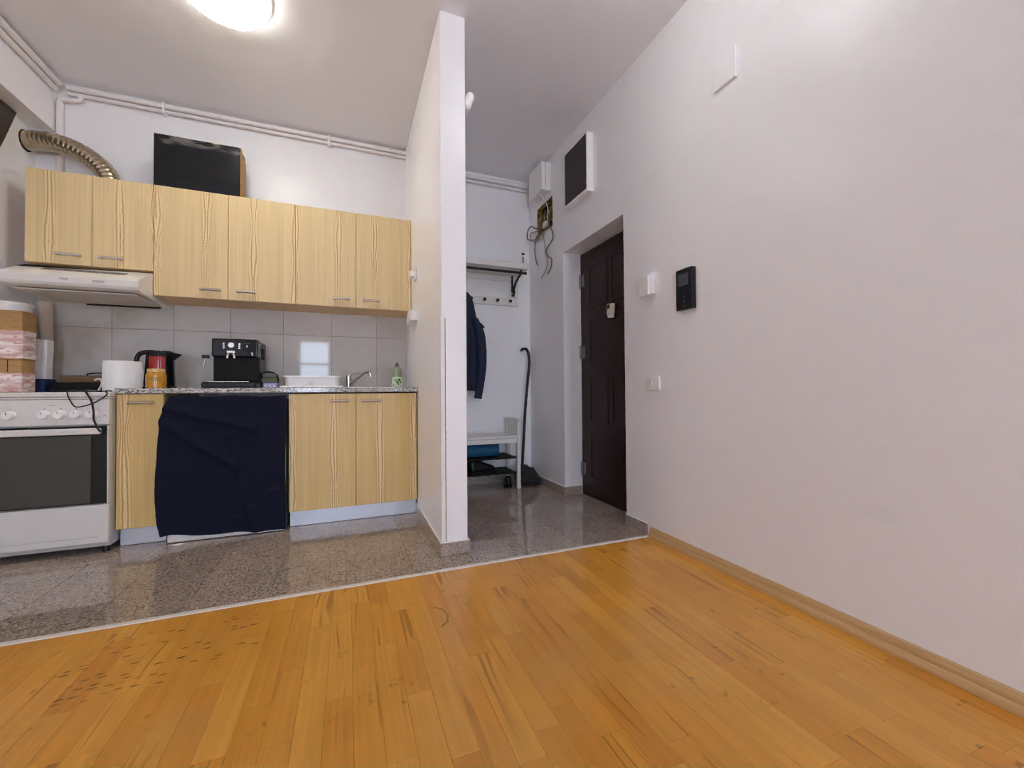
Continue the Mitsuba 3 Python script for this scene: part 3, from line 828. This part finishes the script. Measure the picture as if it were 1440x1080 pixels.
part(pr, 'loose_sheet', trimesh.Trimesh(vs, np.vstack([ff[:, ::-1], ff + 128]), process=False), 'mat_paper', smooth=50)

cg = 'cables on the stove'
yk = sy0 - .024
solo('power_cable', tube([(-1.46, 3.27, .8775), (-1.40, 3.05, .8775), (-1.376, yk - .004, .876), (-1.358, yk - .006, .815), (-1.333, yk - .007, .794), (-1.275, yk - .010, .811), (-1.235, yk - .008, .838), (-1.214, yk - .005, .862), (-1.222, yk, .879), (-1.26, 3.05, .8785), (-1.41, 3.13, .8785)], .0030, 8, 8), 'mat_black_satin', 'thin black cable looping over the stove front', 'cable', cg)
solo('power_cable', tube([(-1.43, 3.24, .879), (-1.36, 3.12, .879), (-1.325, 3.03, .880), (-1.302, yk - .002, .878), (-1.276, yk - .013, .828), (-1.262, yk - .024, .775), (-1.257, yk - .030, .730), (-1.242, yk - .036, .690), (-1.226, yk - .038, .660)], .0046, 8, 8), 'mat_black_satin', 'thick black cable hanging past the stove knobs', 'cable', cg)
solo('white_cord', tube([(-1.452, 3.325, .947), (-1.440, 3.32, .955), (-1.422, 3.315, .952), (-1.412, 3.31, .938), (-1.412, 3.305, .918), (-1.42, 3.29, .882)], .0055, 8, 8), 'mat_plastic', 'short curled white plug lead by the paper roll', 'cord')

# ================================================================== ON THE WORKTOP
WT = WT1
kt = thing('kettle', 'black electric kettle with a red window near the paper roll', 'kettle')
kx, ky = -1.137, 3.35
part(kt, 'base', lathe([(0, 0), (.083, 0), (.085, .010), (.080, .018), (0, .018)], (kx, ky, WT), 36), 'mat_black_satin')
part(kt, 'body', lathe([(0, .018), (.078, .018), (.080, .03), (.077, .10), (.072, .20), (.069, .232), (.062, .244), (0, .247)], (kx, ky, WT), 40), 'mat_black_gloss', smooth=40)
sp = m3.Manifold.batch_hull([m3.Manifold.sphere(.004, 8).translate((kx + .112, ky - .004, WT + .222)), m3.Manifold.sphere(.006, 8).translate((kx + .055, ky - .03, WT + .236)), m3.Manifold.sphere(.006, 8).translate((kx + .055, ky + .03, WT + .236)), m3.Manifold.sphere(.006, 8).translate((kx + .06, ky, WT + .18))])
part(kt, 'spout', tm(sp), 'mat_black_satin')
part(kt, 'handle', tube([(kx - .035, ky, WT + .238), (kx - .075, ky, WT + .236), (kx - .108, ky, WT + .222), (kx - .122, ky, WT + .185), (kx - .128, ky, WT + .12), (kx - .122, ky, WT + .075), (kx - .10, ky, WT + .055), (kx - .072, ky, WT + .040)], [.014, .014, .013, .013, .012, .010, .009, .010], 14), 'mat_black_satin')
aa = np.radians(np.linspace(-118, -52, 12))
gl = []
for z, r in ((.10, .0772), (.14, .0752), (.18, .0736), (.205, .0724)):
    gl.append(np.vstack([np.stack([kx + (r + .0022) * np.cos(aa), ky + (r + .0022) * np.sin(aa), 0 * aa + WT + z], 1), np.stack([kx + (r - .003) * np.cos(aa[::-1]), ky + (r - .003) * np.sin(aa[::-1]), 0 * aa + WT + z], 1)]))
part(kt, 'window', loft(gl), 'mat_red_glass', label='glossy red window')

jr = thing('honey_jar', 'amber honey jar with a beige lid in front of the kettle', 'jar')
jx, jy = -1.066, 3.085
part(jr, 'glass', lathe([(0, 0), (.044, 0), (.048, .006), (.048, .078), (.044, .090), (.040, .096), (0, .096)], (jx, jy, WT), 36), 'mat_honey', smooth=40)
part(jr, 'lid', lathe([(0, .096), (.0425, .096), (.0425, .113), (.040, .116), (0, .116)], (jx, jy, WT), 36), 'mat_lid_gold')
la = np.radians(np.linspace(-120, -40, 12))
lg = [np.vstack([np.stack([jx + .0492 * np.cos(la), jy + .0492 * np.sin(la), 0 * la + WT + z], 1), np.stack([jx + .0475 * np.cos(la[::-1]), jy + .0475 * np.sin(la[::-1]), 0 * la + WT + z], 1)]) for z in (.042, .066)]
part(jr, 'label', loft(lg), 'mat_label_worn', label='worn brown label')

cm = thing('coffee_machine', 'black espresso machine on the granite worktop', 'coffee machine')
cx0, cx1, cy0, cy1 = -.818, -.560, 3.19, 3.50
part(cm, 'body', rbox(cx0, cx1, cy0 + .07, cy1, WT + .004, WT + .322, .010), 'mat_black_satin')
part(cm, 'upper_front', rbox(cx0, cx1, cy0, cy0 + .10, WT + .205, WT + .324, .010), 'mat_black_gloss')
part(cm, 'lower_front', rbox(cx0 + .002, cx1 - .002, cy0 + .035, cy0 + .10, WT + .045, WT + .207, .006), 'mat_black_matte')
tray = part(cm, 'drip_tray', rbox(cx0 - .035, cx1 + .004, cy0 - .075, cy0 + .08, WT + .001, WT + .040, .010), 'mat_black_satin')
part(tray, 'chrome_strip', rbox(cx0 + .005, cx1 - .035, cy0 - .079, cy0 - .070, WT + .0385, WT + .0445, .002), 'mat_chrome', label='chrome strip')
dl = part(cm, 'dial', lathe([(0, 0), (.019, 0), (.019, .008), (.016, .012), (0, .012)], (-.708, cy0 - .0005, WT + .281), 28, 'y'), 'mat_chrome', label='round pale dial')
for x in (-.750, -.664):
    for z in (.291, .277, .263):
        part(cm, 'button', lathe([(0, 0), (.0068, 0), (.0055, .004), (0, .0045)], (x, cy0 - .0005, WT + z), 16, 'y'), 'mat_chrome')
part(cm, 'switch', rbox(-.6245, -.6185, cy0 - .003, cy0 + .003, WT + .268, WT + .284, .002), 'mat_chrome')
so = part(cm, 'coffee_spout', rbox(-.731, -.683, cy0 - .025, cy0 + .01, WT + .226, WT + .246, .006), 'mat_chrome', label='chrome double coffee spout')
for x in (-.726, -.689):
    part(so, 'nozzle', tube([(x + (.006 if x < -.7 else -.006), cy0 - .012, WT + .224), (x, cy0 - .016, WT + .212), (x, cy0 - .017, WT + .194)], .0075, 12), 'mat_chrome')
part(cm, 'badge', box(-.640, -.598, cy0 - .0015, cy0 + .001, WT + .292, WT + .2965), 'mat_cable_grey', smooth=False)
part(cm, 'side_vent', join(*[box(cx1 - .001, cx1 + .0015, 3.31 + k * .012, 3.316 + k * .012, WT + .20, WT + .28) for k in range(10)]), 'mat_dark_gap', smooth=False, kind='stuff')
part(cm, 'water_spout', tube([(-.600, cy0 + .01, WT + .232), (-.590, cy0 - .014, WT + .232), (-.586, cy0 - .018, WT + .214)], .006, 12), 'mat_chrome')
sw = part(cm, 'steam_wand', tube([(cx0 + .004, cy0 + .05, WT + .222), (cx0 - .034, cy0 + .045, WT + .215), (cx0 - .042, cy0 + .040, WT + .190), (cx0 - .052, cy0 + .03, WT + .135)], .0062, 12), 'mat_chrome', label='chrome steam wand with a black grip')
part(sw, 'grip', rbox(cx0 - .062, cx0 - .022, cy0 + .030, cy0 + .056, WT + .196, WT + .217, .006), 'mat_black_satin')

gb = thing('tea_box', 'small lilac and white carton between coffee machine and dish rack', 'carton')
part(gb, 'carton', box(-.548, -.462, 3.31, 3.40, WT, WT + .036, .002), 'mat_purple_card', smooth=False)
for k in range(3):
    part(gb, 'print', box(-.540 + k * .026, -.525 + k * .026, 3.3085, 3.3105, WT + .010, WT + .026), 'mat_paper', smooth=False)
sc = thing('scouring_pads', 'grey green block lying on the lilac carton', 'pad')
part(sc, 'pad', rbox(-.560, -.462, 3.315, 3.40, WT + .0365, WT + .072, .006), 'mat_grey_green')
part(sc, 'pad', rbox(-.555, -.470, 3.318, 3.40, WT + .0725, WT + .104, .006), 'mat_grey_green')
part(sc, 'strap', tube([(-.556, 3.33, WT + .105), (-.53, 3.33, WT + .114), (-.49, 3.33, WT + .108), (-.465, 3.33, WT + .085), (-.457, 3.33, WT + .045)], .006, 10), 'mat_black_matte')

dr_ = thing('dish_rack', 'low white plastic dish rack beside the tap', 'dish rack')
def rect(x0, x1, y0, y1, z, r):
    q = np.radians(np.arange(0, 360, 15))
    return np.array([((x1 - r if math.cos(a) > 0 else x0 + r) + r * math.cos(a), (y1 - r if math.sin(a) > 0 else y0 + r) + r * math.sin(a), z) for a in q + .01])
dx0, dx1, dy0, dy1 = -.400, -.052, 3.12, 3.42
outer = loft([rect(dx0 + .012, dx1 - .008, dy0 + .014, dy1 - .014, WT + .012, .03), rect(dx0 + .006, dx1 - .004, dy0 + .005, dy1 - .005, WT + .072, .035), rect(dx0 - .008, dx1 + .012, dy0 - .014, dy1 + .008, WT + .073, .04), rect(dx0 - .008, dx1 + .012, dy0 - .014, dy1 + .008, WT + .082, .04)])
inner = loft([rect(dx0 + .02, dx1 - .016, dy0 + .022, dy1 - .022, WT + .018, .03), rect(dx0 + .012, dx1 - .010, dy0 + .011, dy1 - .011, WT + .09, .035)])
notch = [prism([(xn - .022, WT - .01), (xn + .022, WT - .01), (xn + .022, WT + .022), (xn + .004, WT + .046), (xn - .008, WT + .046), (xn - .022, WT + .022)], dy0 - .02, dy0 + .045, 'y') for xn in (-.235,)]
part(dr_, 'basket', cut(outer, inner, *notch), 'mat_plastic', smooth=35)
part(dr_, 'drip_tray', rbox(dx0 - .018, dx1 + .022, dy0 - .020, dy1 + .010, WT, WT + .014, .006), 'mat_plastic')

tp = thing('tap', 'chrome single lever kitchen tap with a raised spout', 'tap')
part(tp, 'body', lathe([(0, 0), (.026, 0), (.026, .006), (.022, .012), (.021, .070), (.023, .085), (.019, .100), (0, .106)], (.004, 3.495, WT), 28), 'mat_chrome', smooth=40)
part(tp, 'spout', tube([(.010, 3.485, WT + .020), (.040, 3.45, WT + .050), (.085, 3.40, WT + .090), (.120, 3.355, WT + .113), (.146, 3.325, WT + .116), (.158, 3.312, WT + .106)], .0105, 14), 'mat_chrome')
part(tp, 'aerator', lathe([(0, 0), (.011, 0), (.011, .026), (0, .026)], (.158, 3.311, WT + .084), 18), 'mat_chrome')
part(tp, 'lever', join(tube([(.004, 3.495, WT + .100), (.035, 3.485, WT + .116), (.09, 3.465, WT + .124)], [.010, .007, .006], 12)), 'mat_chrome')

bt = thing('soap_bottle', 'green dish soap bottle with a pale leafy label by the partition', 'bottle')
def oval(w, d, z):
    q = np.radians(np.arange(0, 360, 12))
    return np.stack([.358 + w * np.cos(q), 3.36 + d * np.sin(q), 0 * q + WT + z], 1)
part(bt, 'flask', loft([oval(.040, .022, 0), oval(.043, .024, .006), oval(.044, .025, .03), oval(.040, .023, .085), oval(.038, .022, .108), oval(.040, .023, .128), oval(.030, .020, .152), oval(.016, .014, .166)]), 'mat_soap', smooth=50)
part(bt, 'cap', lathe([(0, .166), (.0145, .166), (.0145, .178), (.009, .182), (.008, .196), (0, .197)], (.358, 3.36, WT), 20), 'mat_grey_green')
la = np.radians(np.linspace(-160, -20, 14))
lg = [np.vstack([np.stack([.358 + (w + .0015) * np.cos(la), 3.36 + (w * .57 + .0015) * np.sin(la), 0 * la + WT + z], 1), np.stack([.358 + (w - .002) * np.cos(la[::-1]), 3.36 + (w * .57 - .002) * np.sin(la[::-1]), 0 * la + WT + z], 1)]) for z, w in ((.008, .0433), (.03, .044), (.083, .0402))]
lb = part(bt, 'label', loft(lg), 'mat_label_pale', smooth=40)
def leafy(x, z, r):
    return lathe([(0, 0), (r, 0), (r * .8, .0016), (0, .002)], (x, 3.36 - .0245 * math.sqrt(max(.05, 1 - ((x - .358) / .044) ** 2)) - .0012, WT + z), 14, 'y')
part(lb, 'leaf_print', join(leafy(.372, .060, .011), leafy(.357, .045, .010), leafy(.380, .042, .009), leafy(.340, .058, .006), leafy(.366, .030, .008), leafy(.332, .020, .006), leafy(.352, .066, .005)), 'mat_label_green')

# socket, flex and holder on the kitchen face of the partition
so = thing('wall_socket', 'white socket with a plug on the partition beside the wall cabinet', 'socket')
part(so, 'plate', rbox(XP0 - .012, XP0, 2.99, 3.075, 1.665, 1.750, .005), 'mat_plastic')
part(so, 'plug', rbox(XP0 - .045, XP0 - .011, 3.01, 3.055, 1.685, 1.730, .008), 'mat_plastic')
part(so, 'flex', tube([(XP0 - .040, 3.03, 1.688), (XP0 - .042, 3.05, 1.65), (XP0 - .036, 3.10, 1.55), (XP0 - .032, 3.11, 1.46), (XP0 - .03, 3.11, 1.425)], .004, 8), 'mat_plastic')
ho = thing('wall_holder', 'white plastic holder on the partition under the socket', 'holder')
part(ho, 'case', cut(box(XP0 - .046, XP0, 2.97, 3.17, 1.365, 1.440, .004), prism([(2.96, 1.355), (3.08, 1.355), (3.04, 1.385)], XP0 - .05, XP0 + .01, 'x')), 'mat_plastic', smooth=False)
part(ho, 'clip', box(XP0 - .048, XP0 - .042, 3.03, 3.10, 1.395, 1.450, .002), 'mat_plastic')

# ================================================================== HALL
cr = thing('coat_rack', 'white wooden coat rack with a hat shelf in the hall', 'coat rack')
RZ0, RZ1, RX0, RX1 = 1.672, 1.958, .65, 1.522
part(cr, 'hat_shelf', box(RX0 - .05, 1.525, 3.415, YH - .002, 1.958, 2.010, .004), 'mat_paint_rack', smooth=False)
part(cr, 'back_panel', box(RX0 + .01, RX1 - .01, YH - .010, YH - .001, RZ0 + .01, RZ1), 'mat_paint_white', smooth=False)
part(cr, 'lower_rail', box(RX0, RX1, YH - .026, YH - .010, RZ0, RZ0 + .075, .003), 'mat_paint_rack', smooth=False)
part(cr, 'upper_rail', box(RX0, RX1, YH - .026, YH - .010, RZ1 - .055, RZ1 - .001, .003), 'mat_paint_rack', smooth=False)
for a in (RX0, RX1 - .035):
    part(cr, 'stile', box(a, a + .035, YH - .026, YH - .010, RZ0 + .0755, RZ1 - .0555, .003), 'mat_paint_rack', smooth=False)
for x in (.795, .922, 1.05, 1.177, 1.305, 1.433):
    part(cr, 'knob', lathe([(0, 0), (.006, 0), (.006, .018), (.014, .024), (.0145, .034), (.009, .040), (0, .041)], (x, YH - .026, 1.712), 18, 'y'), 'mat_black_satin')
part(cr, 'rod', tube([(RX0 - .02, 3.452, 1.930), (1.515, 3.452, 1.930)], .0110, 12, curve=False), 'mat_black_satin', label='black metal hanging rod')
for x in (RX0 + .05, 1.462):
    part(cr, 'bracket', join(tube([(x, YH - .028, 1.775), (x, YH - .055, 1.775), (x, YH - .075, 1.790), (x, YH - .07, 1.825), (x, YH - .10, 1.86), (x, 3.54, 1.895), (x, 3.46, 1.925), (x, 3.452, 1.957)], .0105, 10), tube([(x, YH - .030, 1.80), (x, YH - .030, 1.955)], .009, 10, curve=False), lathe([(0, -.013), (.009, -.009), (.013, 0), (.009, .009), (0, .013)], (x, YH - .052, 1.765), 14)), 'mat_black_satin')

bo = thing('small_bottle', 'small clear bottle with a black cap on the hat shelf', 'bottle')
part(bo, 'flask', lathe([(0, 0), (.021, 0), (.022, .004), (.022, .085), (.012, .10), (0, .10)], (1.503, 3.50, 2.0105), 20), 'mat_plastic', smooth=40)
part(bo, 'cap', lathe([(0, .10), (.013, .10), (.013, .118), (0, .119)], (1.503, 3.50, 2.0105), 18), 'mat_black_satin')
part(bo, 'label', box(1.488, 1.500, 3.4765, 3.4785, 2.02, 2.09), 'mat_cable_grey', smooth=False)

# jacket: a hanging body with folds, a sleeve and a collar flap
jk = thing('jacket', 'dark navy jacket hanging from the coat rack beside the partition', 'jacket')
zz = np.array([1.745, 1.72, 1.66, 1.56, 1.44, 1.33, 1.20, 1.05, .95, .87])
rt = np.array([1.000, 1.022, 1.048, 1.068, 1.092, 1.122, 1.140, 1.120, 1.108, 1.102])
lf = np.array([.960, .935, .900, .860, .830, .800, .780, .770, .765, .765])
dp_ = np.array([.016, .030, .045, .060, .075, .085, .085, .080, .075, .070])
q = np.radians(np.arange(0, 360, 5))
rings = []
for z in np.linspace(1.745, .87, 44):
    r_, l_, d_ = np.interp(-z, -zz, rt), np.interp(-z, -zz, lf), np.interp(-z, -zz, dp_)
    k_ = np.clip((1.74 - z) / .5, 0, 1)
    fo = 1 + .16 * k_ * np.sin(9 * q + 2.5 * z) * (np.sin(q) < 0) + .06 * k_ * np.sin(17 * q - 4 * z)
    rings.append(np.stack([(r_ + l_) / 2 + (r_ - l_) / 2 * np.cos(q), 3.585 + d_ * np.sin(q) * fo, 0 * q + z + .01 * np.sin(3 * q) * (z < .9)], 1))
part(jk, 'body', loft(rings), 'mat_jacket', smooth=60)
part(jk, 'sleeve', tube([(1.04, 3.52, 1.50), (1.085, 3.505, 1.35), (1.098, 3.50, 1.15), (1.088, 3.50, .98), (1.070, 3.505, .84)], [.030, .046, .045, .040, .034], 18), 'mat_jacket', smooth=60)
part(jk, 'cuff', tube([(1.071, 3.505, .845), (1.064, 3.507, .795)], [.035, .033], 18, curve=False), 'mat_jacket', smooth=60)
part(jk, 'collar_flap', tm(m3.Manifold.batch_hull([m3.Manifold.sphere(.007, 8).translate(c) for c in ((1.06, 3.53, 1.50), (1.065, 3.54, 1.40), (1.128, 3.52, 1.430))])), 'mat_jacket')

# shoe bench
bn = thing('shoe_bench', 'narrow white shoe bench with black shelves in the hall', 'bench')
BX0, BX1, BY0, BY1 = .66, 1.412, 3.372, 3.668
part(bn, 'seat', box(BX0, BX1 - .032, BY0 + .005, BY1, .448, .470, .003), 'mat_paint_rack', smooth=False)
part(bn, 'apron', box(BX0, BX1 - .032, BY0 + .010, BY0 + .028, .405, .447, .002), 'mat_paint_rack', smooth=False)
for x0, x1 in ((BX0 - .032, BX0), (BX1 - .032, BX1)):
    for y0, y1 in ((BY0, BY0 + .034), (BY1 - .034, BY1)):
        part(bn, 'leg', box(x0, x1, y0, y1, 0, .598, .003), 'mat_paint_rack', smooth=False)
    part(bn, 'side_panel', box(x0 + .004, x1 - .004, BY0 + .0345, BY1 - .0345, .43, .598, .002), 'mat_paint_rack', smooth=False)
    part(bn, 'arm_cap', box(x0 - .006, x1 + .006, BY0 - .006, BY1 + .006, .599, .615, .003), 'mat_paint_rack', smooth=False)
for z in (.268, .135):
    part(bn, 'shoe_shelf', join(box(BX0, BX1 - .0325, BY0 + .03, BY1 - .03, z + .004, z + .012, .001), *[tube([(BX0, y, z + .008), (BX1 - .033, y, z + .008)], .009, 10, curve=False) for y in (BY0 + .024, BY1 - .024)]), 'mat_black_matte')
mt = thing('rolled_mat', 'rolled teal blue mat lying under the bench seat', 'mat')
part(mt, 'roll', tube([(.72, 3.52, .3395), (1.246, 3.52, .3395)], .0585, 32, curve=False), 'mat_teal')
spi = smooth_path([(1.2475, 3.52 + (.052 - .0022 * k) * math.cos(k * .7), .3395 + (.052 - .0022 * k) * math.sin(k * .7)) for k in range(20)], 4)
part(mt, 'spiral_edge', tube(spi, .0018, 6, curve=False), 'mat_navy_card')


def shoe(base, yaw, length, tall, label, group):
    t = thing('shoe', label, 'shoe', group)
    S = lambda r, x, y, z: m3.Manifold.sphere(r, 16).translate((x, y, z))
    L = length
    low = m3.Manifold.batch_hull([S(.030, 0, 0, .038), S(.036, L * .62, .004, .040), S(.024, L * .86, 0, .032)])
    mid = m3.Manifold.batch_hull([S(.030, 0, 0, .05), S(.028, -.004, 0, tall), S(.026, L * .30, 0, tall - .01), S(.030, L * .55, 0, .052)])
    up = (low + mid) - m3.Manifold.batch_hull([S(.020, .0, 0, tall + .012), S(.017, L * .26, 0, tall + .010), S(.018, .03, 0, tall - .025)])
    up = up.trim_by_plane((0, 0, 1), .014)
    sole = m3.Manifold.batch_hull([m3.Manifold.cylinder(.016, r, r, 20).translate((x, 0, 0)) for r, x in ((.034, 0), (.041, L * .62), (.028, L * .87))])
    M = trimesh.transformations.translation_matrix(base) @ trimesh.transformations.rotation_matrix(math.radians(yaw), (0, 0, 1))
    for nm, m, k in (('upper', tm(up), 'mat_black_satin'), ('sole', tm(sole), 'mat_black_matte')):
        m.apply_transform(M)
        part(t, nm, m, k, smooth=50)
    lace = join(*[tube([(L * .34 + .025 * i, -.022, tall - .018 - .012 * i), (L * .34 + .025 * i, 0, tall - .002 - .012 * i), (L * .34 + .025 * i, .022, tall - .018 - .012 * i)], .0025, 6) for i in range(3)])
    lace.apply_transform(M)
    part(t, 'laces', lace, 'mat_cable_grey', smooth=50)


shoe((1.00, 3.47, .147), 8, .22, .092, 'black shoe on the lower bench shelf, toe towards the wall corner', 'black shoes')
shoe((.86, 3.60, .147), -4, .22, .085, 'black shoe on the lower bench shelf, beside the partition', 'black shoes')
shoe((1.33, 3.47, 0), 72, .15, .080, 'small black ankle boot on the floor behind the bench leg', 'black shoes')

# furry dark bag on the floor
ic = trimesh.creation.icosphere(5, 1.0)
v = ic.vertices.copy()
nrm = v / np.linalg.norm(v, axis=1, keepdims=True)
lump = 1 + .22 * (meshkit.fbm(nrm * 2.2 + 4, 3, 2) - .5) + .10 * (meshkit.fbm(nrm * 14, 3, 5) - .5)
v = nrm * lump[:, None] * [.100, .105, .135]
v[:, 2] = np.where(v[:, 2] < 0, v[:, 2] * .35, v[:, 2])
v[:, 2] -= v[:, 2].min()
v[:, 0] -= .35 * (v[:, 2] - .05)
ic.vertices = v + [1.540, 3.500, 0]
hg = thing('bag', 'dark shaggy bag on the granite floor next to the bench', 'bag')
part(hg, 'sack', ic, 'mat_fur', smooth=True)
tufts = []
for k in range(900):
    i = rng.integers(len(v))
    nn = nrm[i]
    if nn[2] < -.2: continue
    p0 = ic.vertices[i] * 1.0
    d = nn * .020 + np.array([0, 0, -.020]) + rng.normal(0, .006, 3)
    e = p0 + d
    e[2] = max(e[2], .001)
    tufts.append(tube([p0, e], [.0030, .0008], 4, curve=False))
part(hg, 'shag', join(*tufts), 'mat_fur', kind='stuff')
solo('walking_stick', tube([(1.540, 3.655, 1.243), (1.560, 3.655, 1.262), (1.590, 3.655, 1.264), (1.613, 3.655, 1.236), (1.624, 3.655, 1.180), (1.624, 3.655, 1.09), (1.591, 3.655, .79), (1.566, 3.655, .46), (1.538, 3.655, .005)], .0125, 14), 'mat_black_satin', 'black walking stick with a crook leaning in the hall corner', 'walking stick')

# things on the long wall
eb = thing('fuse_box', 'white fuse box high on the wall near the hall corner', 'fuse box')
part(eb, 'case', box(XR - .075, XR, 3.225, 3.490, 2.612, 2.858, .004), 'mat_plastic', smooth=False)
part(eb, 'cover', rbox(XR - .092, XR - .0765, 3.222, 3.493, 2.609, 2.861, .005), 'mat_plastic')
part(eb, 'side_rib', box(XR - .055, XR - .050, 3.2225, 3.2255, 2.62, 2.85), 'mat_enamel_side', smooth=False)
jb = thing('wall_hole', 'open ochre wall hole full of wires under the fuse box', 'wall hole')
n0, n1, n2, n3 = NICHE
part(jb, 'lining', cut(box(XR + .001, XR + .074, n0 + .001, n1 - .001, n2 + .001, n3 - .001), box(XR - .05, XR + .066, n0 + .009, n1 - .009, n2 + .009, n3 - .009)), 'mat_brickhole', smooth=False)
part(jb, 'rubble', join(*[trimesh.creation.icosphere(1, .5 * rng.uniform(.02, .045)).apply_translation((XR + .055, rng.uniform(n0 + .03, n1 - .03), rng.uniform(n2 + .03, n3 - .04))) for _ in range(22)]), 'mat_brickhole', smooth=False, kind='stuff')
part(jb, 'terminal_block', rbox(XR + .006, XR + .040, 3.335, 3.415, 2.345, 2.400, .004), 'mat_plastic_cream', label='cream terminal block')
for y in (3.44, 3.40):
    part(jb, 'conduit_end', tube([(XR + .045, y, 2.555), (XR + .03, y, 2.515)], .013, 12, curve=False), 'mat_black_satin')
wg = 'loose wires below the fuse box'
W = XR - .012
solo('loose_wire', tube([(XR + .03, 3.44, 2.52), (XR + .01, 3.43, 2.40), (W - .02, 3.46, 2.36), (W - .03, 3.56, 2.415), (W - .03, 3.64, 2.40), (W - .03, 3.645, 2.33), (W - .02, 3.56, 2.285), (W, 3.44, 2.27)], .0047, 8, 10), 'mat_cable_grey', 'grey wire curling in a wide loop out of the wall hole', 'wire', wg)
solo('loose_wire', tube([(XR + .03, 3.40, 2.52), (XR + .01, 3.41, 2.38), (W - .015, 3.50, 2.345), (W - .02, 3.58, 2.36), (W - .02, 3.585, 2.30), (W - .01, 3.50, 2.255), (W, 3.38, 2.285)], .0047, 8, 10), 'mat_cable_tan', 'tan wire in a small loop at the wall hole', 'wire', wg)
solo('loose_wire', tube([(XR + .02, 3.47, 2.35), (W - .005, 3.50, 2.29), (W, 3.545, 2.22), (W, 3.535, 2.12), (W, 3.49, 2.03)], .0047, 8, 10), 'mat_cable_grey', 'single grey wire end hanging nearest the coat rack', 'wire', wg)
solo('loose_wire', tube([(XR + .02, 3.25, 2.45), (W - .005, 3.24, 2.33), (W - .005, 3.17, 2.23), (W, 3.18, 2.17), (W, 3.30, 2.12), (W, 3.27, 2.05), (W, 3.20, 2.00), (W, 3.22, 1.93), (W, 3.29, 1.895)], .0047, 8, 10), 'mat_cable_grey', 'long grey wire twisting down toward the door opening', 'wire', wg)
solo('loose_wire', tube([(XR + .03, 3.36, 2.34), (W - .008, 3.35, 2.27), (W - .006, 3.315, 2.18), (W - .004, 3.32, 2.10), (W - .004, 3.28, 2.02), (W - .004, 3.30, 1.94), (W - .004, 3.40, 1.885)], .0047, 8, 10), 'mat_cable_tan', 'thin tan wire hanging between the grey wires', 'wire', wg)
solo('loose_wire', tube([(XR - .083, 3.30, 2.610), (XR - .03, 3.31, 2.57), (XR + .015, 3.32, 2.50), (XR + .02, 3.34, 2.41)], .0047, 8, 10), 'mat_plastic', 'white wire from the fuse box into the wall hole', 'wire', wg)
cr_ = []
for k in range(9):
    y, z = rng.uniform(3.29, 3.44), rng.uniform(2.245, 2.30)
    cr_.append(tube([(W - .004, y, z), (W - .018, y + rng.uniform(-.03, .03), z + rng.uniform(-.02, .02)), (W - .012, y + rng.uniform(-.05, .05), z + rng.uniform(-.03, .0))], .0028, 6, 6))
cu = thing('wire_ends', 'tangle of short tan wire ends at the foot of the wall hole', 'wires')
part(cu, 'strands', join(*cr_), 'mat_cable_tan', kind='stuff')

vf = thing('vent_panel', 'white framed dark mesh panel high on the wall', 'vent panel')
part(vf, 'frame', cut(box(1.604, XR, 2.552, 2.892, 2.302, 2.735, .002), box(1.59, 1.630, 2.566, 2.90, 2.322, 2.74)), 'mat_frame_white', smooth=False)
part(vf, 'mesh', box(1.607, 1.6295, 2.569, 2.888, 2.325, 2.730, .002), 'mat_meshdark', smooth=False, label='dark woven mesh')
jp = solo('cover_plate', rbox(XR - .014, XR, 1.360, 1.482, 2.294, 2.440, .003), 'mat_wall', 'blank white square cover plate high on the long wall', 'cover plate')
ch = thing('door_chime', 'small white chime box on the wall next to the door', 'door chime')
part(ch, 'case', rbox(XR - .030, XR, 1.915, 2.030, 1.418, 1.540, .005), 'mat_plastic')
part(ch, 'cover', prism([(XR - .030, 1.925), (XR - .043, 1.935), (XR - .043, 2.010), (XR - .030, 2.024)], 1.415, 1.528, 'z'), 'mat_paint_white', smooth=False)
for y in (1.95, 2.0):
    part(ch, 'screw', lathe([(0, 0), (.004, 0), (.003, .002), (0, .0022)], (XR - .0295, y, 1.533), 12, '-x'), 'mat_nickel')
ic_ = thing('intercom', 'black intercom panel with a grey screen on the long wall', 'intercom')
part(ic_, 'case', rbox(XR - .030, XR, 1.617, 1.728, 1.280, 1.494, .004), 'mat_black_gloss')
part(ic_, 'screen', box(XR - .0312, XR - .0295, 1.640, 1.712, 1.405, 1.468), 'mat_grey_screen', smooth=False)
for z in (1.372, 1.347, 1.322):
    part(ic_, 'key', lathe([(.004, 0), (.0065, 0), (.0065, .001), (.004, .001)], (XR - .0298, 1.672, z), 14, '-x'), 'mat_grey_screen')
part(ic_, 'logo_plate', box(XR - .0308, XR - .0295, 1.660, 1.684, 1.297, 1.301), 'mat_grey_screen', smooth=False)
swt = thing('light_switch', 'white light switch on the wall below the chime box', 'light switch')
part(swt, 'plate', rbox(XR - .010, XR, 1.887, 2.002, .862, .943, .003), 'mat_plastic')
for y0, y1 in ((1.945, 1.968), (1.969, 1.990)):
    part(swt, 'rocker', spin(box(XR - .0135, XR - .0095, y0, y1, .876, .930, .001), 3, (0, 1, 0), (XR - .011, 0, .903)), 'mat_paint_rack', smooth=False)
part(swt, 'blank', box(XR - .012, XR - .0095, 1.897, 1.936, .874, .932, .001), 'mat_paint_white', smooth=False)
dt = thing('motion_sensor', 'small white sensor high on the hall side of the partition', 'sensor')
part(dt, 'arm', tube([(XP1, 2.205, 2.475), (XP1 + .022, 2.205, 2.470)], .010, 12, curve=False), 'mat_plastic')
part(dt, 'head', spin(rbox(XP1 + .004, XP1 + .050, 2.175, 2.235, 2.415, 2.520, .020), 18, (0, 1, 0), (XP1 + .02, 2.2, 2.47)), 'mat_plastic')
